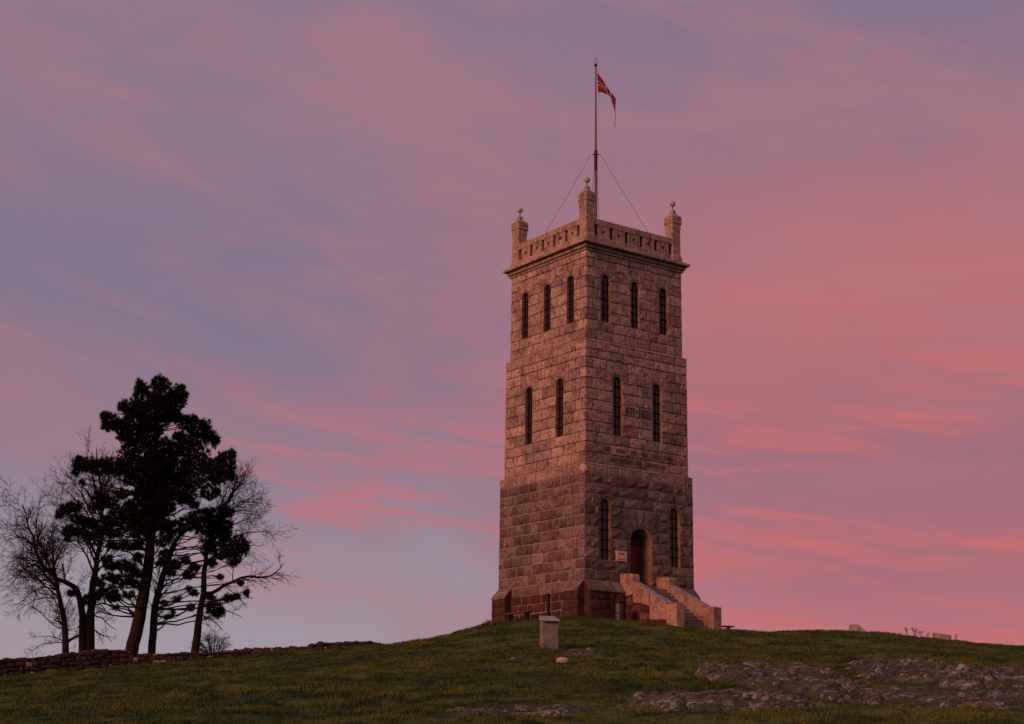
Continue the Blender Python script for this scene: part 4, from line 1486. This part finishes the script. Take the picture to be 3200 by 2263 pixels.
class Tree:
    def __init__(self, seed):
        self.R = np.random.default_rng(seed)
        self.v, self.f, self.n = [], [], 0
        self.tv, self.tf, self.tn = [], [], 0

    def add(self, pts, rads, sides, twig=False):
        v, f = tube(pts, rads, sides, not twig)
        if twig:
            self.tv.append(v); self.tf += [tuple(i + self.tn for i in q) for q in f]; self.tn += len(v)
        else:
            self.v.append(v); self.f += [tuple(i + self.n for i in q) for q in f]; self.n += len(v)

    def spline(self, pts, n=14):
        pts = np.asarray(pts, float)
        t = np.linspace(0, len(pts) - 1, n)
        out = []
        for q in t:
            i = min(int(q), len(pts) - 2); u = q - i
            p0 = pts[max(i - 1, 0)]; p1 = pts[i]; p2 = pts[i + 1]; p3 = pts[min(i + 2, len(pts) - 1)]
            out.append(.5 * (2 * p1 + (p2 - p0) * u + (2 * p0 - 5 * p1 + 4 * p2 - p3) * u * u + (3 * p1 - p0 - 3 * p2 + p3) * u ** 3))
        return np.array(out)

    def limb(self, pts, r0, r1, sides=7, n=14, wob=.04, tap=.9):
        P = self.spline(pts, n)
        P[1:-1] += self.R.normal(0, wob, (n - 2, 3)) * np.linspace(.3, 1, n - 2)[:, None]
        rr = r0 + (r1 - r0) * np.linspace(0, 1, n) ** tap
        self.add(P, rr, sides)
        return P, rr

    def grow(self, p, d, L, r, lvl, maxl, droop, spread=(26, 60), dens=4.2):
        R = self.R
        n = max(3, int(L / .28))
        st = L / n
        pts, rad = [p], [r]
        d = d / np.linalg.norm(d)
        for i in range(n):
            d = d + R.normal(0, .17, 3) + np.array([0, 0, .06 - droop * (i / n)])
            d /= np.linalg.norm(d)
            p = p + d * st
            pts.append(p); rad.append(max(.0068, r * (1 - .8 * (i + 1) / n)))
        self.add(pts, rad, 5 if r > .05 else 3, twig=r < .035)
        if lvl >= maxl:
            return
        k = max(2, int(L * dens * R.uniform(.75, 1.25)))
        for _ in range(k):
            t = R.uniform(.18, 1.0)
            i = min(int(t * n), n - 1)
            dd = pts[i + 1] - pts[i]; dd = dd / np.linalg.norm(dd)
            a = np.cross(dd, R.normal(0, 1, 3)); a /= np.linalg.norm(a)
            th = math.radians(R.uniform(*spread))
            cd = dd * math.cos(th) + a * math.sin(th)
            cl = L * R.uniform(.30, .62) * (1.05 - .45 * t)
            if cl < .14:
                continue
            self.grow(pts[i], cd, cl, max(.0060, rad[i] * .52), lvl + 1, maxl, droop, spread, dens * 1.12)

    def branch_from(self, P, rr, count, L, lvl, maxl, droop, t0=.25, up=.25, dens=4.6, bias=None):
        R = self.R
        for _ in range(count):
            t = R.uniform(t0, 1)
            i = min(int(t * (len(P) - 1)), len(P) - 2)
            dd = P[i + 1] - P[i]; dd = dd / np.linalg.norm(dd)
            a = np.cross(dd, R.normal(0, 1, 3)); a /= np.linalg.norm(a)
            th = math.radians(R.uniform(28, 65))
            cd = dd * math.cos(th) + a * math.sin(th) + np.array([0, 0, up])
            if bias is not None:
                cd = cd + bias
            self.grow(P[i], cd, L * R.uniform(.6, 1.2) * (1.1 - .4 * t), min(rr[i] * .5, .036), lvl, maxl, droop, dens=dens * 1.25)

    def finish(self, name, label, base, barkmat, cat='tree', group=None):
        root = thing(name, base, label, cat, group)
        part('trunk', np.concatenate(self.v), self.f, barkmat, root, smooth=True)
        if self.tv:
            tag(part('crown', np.concatenate(self.tv), self.tf, M['twig'], root), 'fine bare twigs of the crown', kind='stuff')
        return root


def base_at(x, d):
    p = cp(x, 1440, d)
    return np.array([p[0], p[1], gz(p[0], p[1])])


BG = 'bare trees behind the wall'
# far-left slender tree
T = Tree(1); d = 76.0
b = base_at(338, d)
P, rr = T.limb([b - np.array([0, 0, .3]), cp(335, 1380, d), cp(320, 1250, d), cp(298, 1150, d), cp(285, 1050, d + .4), cp(262, 960, d + .5), cp(240, 880, d + .6)], .19, .035)
T.branch_from(P, rr, 24, 2.6, 1, 3, .18, .18, .0, bias=-RGT * .6)
T.branch_from(P, rr, 9, 1.9, 1, 3, .05, .45, .35)
for tgt in ((60, 1050), (110, 1180), (150, 1010), (60, 940)):
    i = 6 + (tgt[1] % 3)
    Q, qr = T.limb([P[i], (P[i] + cp(*tgt, d - .8)) / 2 + np.array([0, 0, .35]), cp(*tgt, d - 1.0)], .05, .012, 5, 10)
    T.branch_from(Q, qr, 9, 1.9, 2, 3, .24, .3, -.05, dens=3.6)
Q, qr = T.limb([P[2], cp(362, 1378, d), cp(395, 1358, d), cp(420, 1352, d + .3)], .09, .035, 6, 8)
T.branch_from(Q, qr, 6, .8, 2, 3, .0, .3, .2)
T.finish('bare_tree', 'slender bare tree farthest left with twigs drooping left', b, M['bark'], group=BG)

# twin trunk, left stem with the long limb reaching left
T = Tree(2); d = 77.5
b = base_at(425, d)
P, rr = T.limb([b - np.array([0, 0, .3]), cp(423, 1300, d), cp(408, 1190, d), cp(385, 1120, d - .1), cp(322, 1085, d - .3), cp(240, 1030, d - .6), cp(185, 940, d - .8), cp(165, 850, d - .9), cp(135, 760, d - 1), cp(112, 690, d - 1)], .25, .02, 8, 22, tap=.62)
T.branch_from(P[9:], rr[9:], 30, 2.3, 1, 3, .06, .1, .15)
for tgt, i in (((20, 880), 15), ((10, 1010), 13), ((70, 800), 16), ((230, 860), 14), ((330, 900), 11), ((40, 1120), 13), ((310, 1000), 9)):
    Q, qr = T.limb([P[i], (P[i] + cp(*tgt, d - 1)) / 2 + np.array([0, 0, .3]), cp(*tgt, d - 1.2)], .055, .012, 5, 10)
    T.branch_from(Q, qr, 10, 1.9, 2, 3, .12, .25, .08, dens=3.6)
T.finish('bare_tree', 'bare tree whose long limb reaches up to the left edge', b, M['bark'], group=BG)

# twin trunk, right stem with the tall crown behind the pine
T = Tree(3); d = 78.5
b = base_at(458, d)
P, rr = T.limb([b - np.array([0, 0, .3]), cp(460, 1290, d), cp(466, 1150, d), cp(480, 1040, d), cp(498, 940, d), cp(528, 810, d), cp(520, 660, d), cp(500, 520, d), cp(490, 410, d)], .27, .02, 8, 20, tap=.8)
T.branch_from(P[8:], rr[8:], 20, 2.4, 1, 3, .0, .15, .3)
for tgt, i in (((400, 860), 8), ((300, 700), 9), ((240, 660), 10), ((330, 520), 11), ((290, 580), 11), ((430, 450), 13), ((380, 560), 12), ((560, 480), 13), ((620, 620), 10), ((660, 860), 8), ((640, 950), 7), ((330, 820), 7), ((420, 640), 10)):
    dq = d + T.R.uniform(-1.2, 1.5)
    Q, qr = T.limb([P[i], (P[i] * .5 + cp(*tgt, dq) * .5) + np.array([0, 0, .3]), cp(*tgt, dq)], .065, .012, 5, 11)
    T.branch_from(Q, qr, 13, 2.0, 2, 3, .04, .25, .12, dens=4.0)
for tgt, i in (((560, 1250), 4), ((590, 1330), 3), ((570, 1390), 2)):
    Q, qr = T.limb([P[i], (P[i] * .5 + cp(*tgt, d - .5) * .5) + np.array([0, 0, .1]), cp(*tgt, d - .6)], .05, .012, 4, 8)
    T.branch_from(Q, qr, 9, .9, 2, 3, .05, .2, .05)
T.finish('bare_tree', 'tall bare tree with a rounded crown standing left behind the big pine', b, M['bark'], group=BG)

# bare tree right of the pine
T = Tree(4); d = 77.8
b = base_at(985, d)
P, rr = T.limb([b - np.array([0, 0, .3]), cp(1003, 1330, d), cp(1018, 1220, d), cp(1035, 1080, d), cp(1043, 960, d), cp(1080, 840, d), cp(1130, 740, d), cp(1170, 640, d), cp(1205, 540, d)], .22, .025, 8, 20)
T.branch_from(P[9:], rr[9:], 18, 2.3, 1, 3, .0, .2, .25, bias=RGT * .25)
for tgt, i in (((1330, 760), 11), ((1380, 830), 10), ((1290, 650), 12), ((1250, 580), 14), ((1340, 900), 9), ((1160, 600), 13)):
    dq = d + T.R.uniform(-1, 1)
    Q, qr = T.limb([P[i], (P[i] * .5 + cp(*tgt, dq) * .5) + np.array([0, 0, .35]), cp(*tgt, dq)], .06, .012, 5, 11)
    T.branch_from(Q, qr, 14, 2.0, 2, 3, .12, .25, .1, dens=4.0)
Q, qr = T.limb([P[6], cp(1080, 1140, d), cp(1150, 1098, d), cp(1250, 1058, d), cp(1330, 1065, d), cp(1390, 1042, d), cp(1440, 990, d)], .11, .02, 6, 14)
T.branch_from(Q, qr, 22, 1.6, 2, 3, .16, .3, .05)
for tgt, i in (((1060, 1280), 3), ((1280, 1170), 5), ((1230, 1270), 5), ((1130, 1330), 4)):
    Q, qr = T.limb([P[i], (P[i] * .5 + cp(*tgt, d) * .5) + np.array([0, 0, .15]), cp(*tgt, d - .3)], .05, .012, 4, 8)
    T.branch_from(Q, qr, 8, .9, 2, 3, .25, .2, -.05)
T.finish('bare_tree', 'leaning bare tree right of the big pine with a limb reaching right', b, M['bark'], group=BG)

# round leafless bush
T = Tree(5); d = 78.0
c = cp(1085, 1440, d); b = np.array([c[0], c[1], gz(c[0], c[1])])
for k in range(26):
    a = T.R.uniform(-1, 1)
    tip = cp(1085 + a * 105, 1440 - (1 - a * a * .75) * T.R.uniform(55, 112), d + T.R.uniform(-.6, .6))
    s0 = b + RGT * a * .12
    Q, qr = T.limb([s0, (s0 + tip) / 2 + np.array([0, 0, .15]), tip], .022, .008, 4, 7, .03)
    T.branch_from(Q, qr, 9, .6, 2, 3, .0, .25, .1, dens=5)
T.limb([b - np.array([0, 0, .2]), b + np.array([0, 0, .25])], .06, .04, 6, 3)
T.finish('leafless_bush', 'small round leafless bush right of the leaning bare tree', b, M['bark'], 'bush')

# pines
def pine(name, label, trunk_pts, r0, r1, blobs, d, seed, group):
    T = Tree(seed)
    R = T.R
    b = base_at(trunk_pts[0][0], d)
    P, rr = T.limb([b - np.array([0, 0, .4])] + [cp(x, y, d) for x, y in trunk_pts], r0, r1, 10, 28, .02, 1.5)
    cen, nrm, ton = [], [], []
    for (x, y, rx, ry) in blobs:
        dz = R.uniform(-2.0, 1.2) if abs(x - 775) > 130 else R.uniform(-1.8, .4)
        c = cp(x, y, d + dz)
        ax, az = rx * .6157 / 61.5, ry * .6157 / 61.5
        if ry < 23:
            az = max(az, ax * .62); ax *= .92
        ay = max(.35, ax * .75)
        # the bough that carries the clump
        tz = c[2] - R.uniform(.2, 1.0)
        i = int(np.argmin(np.abs(P[:, 2] - tz)))
        mid = P[i] * .45 + c * .55 + np.array([0, 0, -.15 + R.normal(0, .12)])
        rb = max(.018, min(.06, rr[i] * .3))
        Q, qr = T.limb([P[i], mid, c], rb, .012, 5, 10, .05)
        for _ in range(5):
            j = R.integers(4, 10)
            e = c + np.array([0, 0, 0]) + RGT * R.uniform(-.8, .8) * ax + FWD * R.uniform(-.8, .8) * ay + np.array([0, 0, R.uniform(-.5, .6) * az])
            T.add(T.spline([Q[j], (Q[j] + e) / 2 + R.normal(0, .08, 3), e], 6), np.linspace(.022, .008, 6), 4)
        n = int(ax * az * PI * 165) + 14
        u = R.normal(0, 1, (n, 3)); u /= np.linalg.norm(u, axis=1)[:, None]
        rad = R.uniform(.25, 1.08, n) ** .55
        lump = 1 + .22 * np.sin(u[:, 0] * 5 + x) * np.cos(u[:, 2] * 4 + y)
        off = u * (rad * lump)[:, None]
        pos = c + off[:, :1] * ax * RGT + off[:, 1:2] * ay * FWD + off[:, 2:] * az * np.array([0, 0, 1.0])
        cen.append(pos)
        ax_ = u * .6 + np.array([0, 0, .75]) + R.normal(0, .3, (n, 3))
        nrm.append(ax_ / np.linalg.norm(ax_, axis=1)[:, None]); ton.append(R.uniform(0, 1, n))
    cen, nrm, ton = np.concatenate(cen), np.concatenate(nrm), np.concatenate(ton)
    T.branch_from(P[6:19], rr[6:19], 34, 1.9, 2, 3, .10, .0, .05, dens=3.2)
    NN = 26
    n = len(cen)
    dirs = R.normal(0, 1, (n, NN, 3)); dirs /= np.linalg.norm(dirs, axis=2)[..., None]
    dirs = dirs * .85 + nrm[:, None, :] * .62
    dirs /= np.linalg.norm(dirs, axis=2)[..., None]
    ln = R.uniform(.11, .20, (n, NN, 1))
    sdv = np.cross(dirs, R.normal(0, 1, (n, NN, 3))); sdv /= np.linalg.norm(sdv, axis=2)[..., None]
    st = cen[:, None, :] - nrm[:, None, :] * R.uniform(0, .10, (n, NN, 1))
    tri = np.stack([st - sdv * .0125, st + sdv * .0125, st + dirs * ln], 2)
    V = tri.reshape(-1, 3); F = np.arange(len(V)).reshape(-1, 3)
    root = thing(name, b, label, 'tree', group)
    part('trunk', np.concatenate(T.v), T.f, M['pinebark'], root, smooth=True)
    if T.tv:
        tag(part('dead_twigs', np.concatenate(T.tv), T.tf, M['twig'], root), 'fine dead twigs along the lower trunk', kind='stuff')
    org = V.mean(0)
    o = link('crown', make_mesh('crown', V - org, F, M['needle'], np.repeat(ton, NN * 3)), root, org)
    tag(o, 'dense dark needle clumps', kind='stuff')
    return root


BIG = [(808, 75, 45, 45), (840, 130, 75, 60), (720, 105, 40, 40), (745, 160, 75, 55), (880, 190, 60, 70), (800, 205, 95, 60), (690, 205, 70, 50), (625, 195, 32, 32), (915, 140, 26, 45), (925, 100, 16, 20), (945, 135, 12, 14), (710, 75, 16, 18),
       (700, 275, 105, 50), (780, 285, 90, 55), (880, 250, 60, 35), (560, 255, 48, 28), (533, 240, 22, 28), (545, 295, 32, 28), (610, 300, 60, 45), (625, 350, 40, 28), (690, 345, 75, 50), (770, 370, 75, 50),
       (950, 275, 48, 38), (985, 265, 28, 26), (1040, 285, 32, 30), (1005, 325, 70, 42), (915, 345, 45, 28), (1060, 350, 42, 40), (1092, 370, 24, 34), (960, 385, 75, 35), (880, 405, 65, 45), (660, 415, 55, 42), (740, 435, 85, 50), (830, 440, 80, 50), (985, 430, 80, 30),
       (400, 478, 34, 32), (440, 492, 55, 40), (510, 500, 70, 46), (590, 500, 80, 55), (680, 505, 95, 60), (780, 510, 100, 65), (880, 505, 95, 60), (980, 500, 95, 50), (1080, 500, 75, 45), (1130, 455, 34, 34), (1175, 440, 26, 34), (1165, 500, 34, 45), (1120, 550, 50, 34), (1060, 575, 60, 36), (960, 570, 85, 42), (860, 575, 90, 45), (760, 590, 85, 55), (660, 565, 60, 30), (1175, 550, 16, 26), (385, 525, 22, 22), (420, 580, 14, 14),
       (800, 610, 80, 55), (830, 660, 60, 50), (760, 660, 70, 55), (715, 640, 55, 40), (870, 640, 55, 40), (790, 730, 65, 55), (760, 800, 55, 50), (840, 720, 55, 38), (700, 760, 60, 42), (810, 790, 55, 40), (620, 640, 40, 26), (960, 630, 48, 38), (930, 665, 40, 34), (790, 660, 60, 50), (740, 720, 70, 55), (660, 700, 45, 34), (500, 650, 42, 26), (555, 680, 50, 34), (600, 740, 55, 34), (480, 700, 34, 26), (1060, 640, 48, 30), (1100, 630, 26, 22), (985, 690, 34, 26),
       (335, 715, 36, 30), (300, 745, 22, 24), (385, 700, 36, 32), (395, 765, 42, 28), (345, 825, 36, 28), (400, 830, 48, 30), (450, 790, 45, 34), (460, 850, 48, 30), (530, 790, 55, 42), (570, 840, 45, 26), (640, 790, 65, 45), (700, 830, 45, 30), (345, 865, 20, 16), (740, 790, 60, 50), (850, 800, 45, 34),
       (560, 1000, 46, 20), (620, 1000, 50, 22), (660, 1010, 40, 20), (560, 1060, 48, 24), (620, 1080, 60, 22), (680, 1090, 34, 16), (500, 1090, 36, 30), (540, 1140, 60, 36), (580, 1160, 46, 28), (490, 1150, 36, 34), (590, 1215, 16, 14), (440, 1180, 26, 30), (370, 1140, 30, 14), (545, 970, 34, 16), (700, 960, 36, 18), (835, 940, 34, 18), (690, 1040, 34, 16), (650, 1150, 30, 14), (820, 880, 45, 20), (640, 900, 45, 22), (570, 900, 34, 18), (700, 890, 40, 22)]
RIGHTP = [(1020, 745, 65, 38), (1090, 735, 60, 34), (1150, 730, 42, 30), (960, 785, 70, 38), (1040, 800, 75, 45), (1120, 800, 65, 45), (1150, 840, 34, 30), (1090, 870, 75, 40), (1160, 900, 60, 34), (1215, 880, 36, 36), (1245, 905, 26, 34), (1200, 940, 50, 30), (1130, 945, 55, 26), (1185, 985, 34, 18), (1060, 920, 45, 30), (890, 810, 60, 34), (850, 850, 40, 22),
          (820, 985, 36, 20), (880, 1000, 45, 24), (940, 975, 26, 20), (985, 1010, 32, 24), (960, 1045, 40, 18), (870, 1040, 26, 14), (1075, 990, 26, 22), (1120, 1060, 18, 12),
          (985, 1140, 26, 15), (960, 1120, 14, 12), (1090, 1220, 55, 18), (1110, 1245, 34, 13), (1070, 1165, 26, 15), (1160, 1165, 32, 15), (1205, 1160, 22, 13), (1250, 1140, 14, 20), (1220, 1090, 20, 14), (855, 1262, 20, 13), (880, 1240, 9, 14), (900, 1170, 20, 12), (830, 1190, 18, 12), (970, 1215, 20, 16)]
pine('pine_tree', 'tall dark pine with a thick leaning trunk behind the rubble wall', [(668, 1430), (695, 1330), (715, 1230), (735, 1110), (752, 1000), (762, 900), (770, 780), (775, 650), (785, 500), (795, 350), (805, 200), (810, 90)], .33, .05, BIG, 76.6, 21, 'pines behind the wall')
pine('pine_tree', 'thin leaning pine right of the thick trunk, its dark clumps spreading right', [(770, 1440), (780, 1300), (792, 1190), (818, 1080), (850, 990), (880, 900), (940, 830), (1020, 780), (1080, 745)], .20, .05, RIGHTP, 77.3, 22, 'pines behind the wall')

# ------------------------------------------------------------------ grass
NB = 760000
rng = np.random.default_rng(5)
dd = 21.5 + 54 * rng.random(NB) ** 1.15
ss = (rng.random(NB) * 2 - 1) * (dd * .345 + 1.2)
bx_, by_ = xy(ss, dd)
ok = ~((np.abs(bx_) < 3.75) & (np.abs(by_) < 3.75)) & ~((bx_ > -1.36) & (bx_ < 1.46) & (by_ < -3) & (by_ > -7.4))
for (s0, d0, hs, hd, seed) in ROCKS:
    r = np.hypot((ss - s0) / hs, (dd - d0) / hd)
    edge = (fbm(ss / (hs * .40), dd / (hd * .35), seed, 5, .6) - .5) * 1.0
    mk = sstep(1.12 - r + edge, 0.0, .5)
    thin = fbm(ss * 2.2, dd * 1.6, seed + 90, 3)
    ok &= ~((mk > .5) & (thin < .68))
clump = fbm(bx_ / .42, by_ / .42, 31, 3)
patch = fbm(bx_ / 3.5, by_ / 3.5, 33, 3)
ok &= rng.random(NB) < .35 + 1.1 * clump
bx_, by_, dd, clump, patch = bx_[ok], by_[ok], dd[ok], clump[ok], patch[ok]
bz_ = height(bx_, by_) - .012
n = len(bx_)
hgt = (.022 + .045 * rng.random(n)) * (.6 + 1.1 * sstep(clump, .35, .7)) * (.6 + .9 * patch)
foot = np.maximum(np.abs(bx_), np.abs(by_)) - 3.75
hgt = hgt * (1 + 1.6 * np.exp(-np.maximum(foot, 0) / .25))
hgt = hgt * (1 + 1.8 * np.exp(-np.maximum(np.hypot(bx_ - pp[0], by_ - pp[1]) - .30, 0) / .12))
az = rng.random(n) * 2 * PI
lean = hgt * rng.normal(0, .55, n)
wd = .005 + .00020 * dd
B = np.stack([bx_, by_, bz_], -1)
sv = np.stack([np.cos(az), np.sin(az), np.zeros(n)], -1) * wd[:, None]
tip = B + np.stack([-np.sin(az) * lean, np.cos(az) * lean, hgt], -1)
V = np.stack([B - sv, B + sv, tip], 1).reshape(-1, 3)
F = np.arange(len(V)).reshape(-1, 3)
tone = np.repeat(np.clip(rng.random(n) * .7 + (clump - .5) * .9 + .12, 0, 1), 3)
go = link('grass', make_mesh('grass', V, F, M['blade'], tone))
tag(go, 'short mottled green and straw coloured grass over the whole slope', 'grass', kind='stuff')
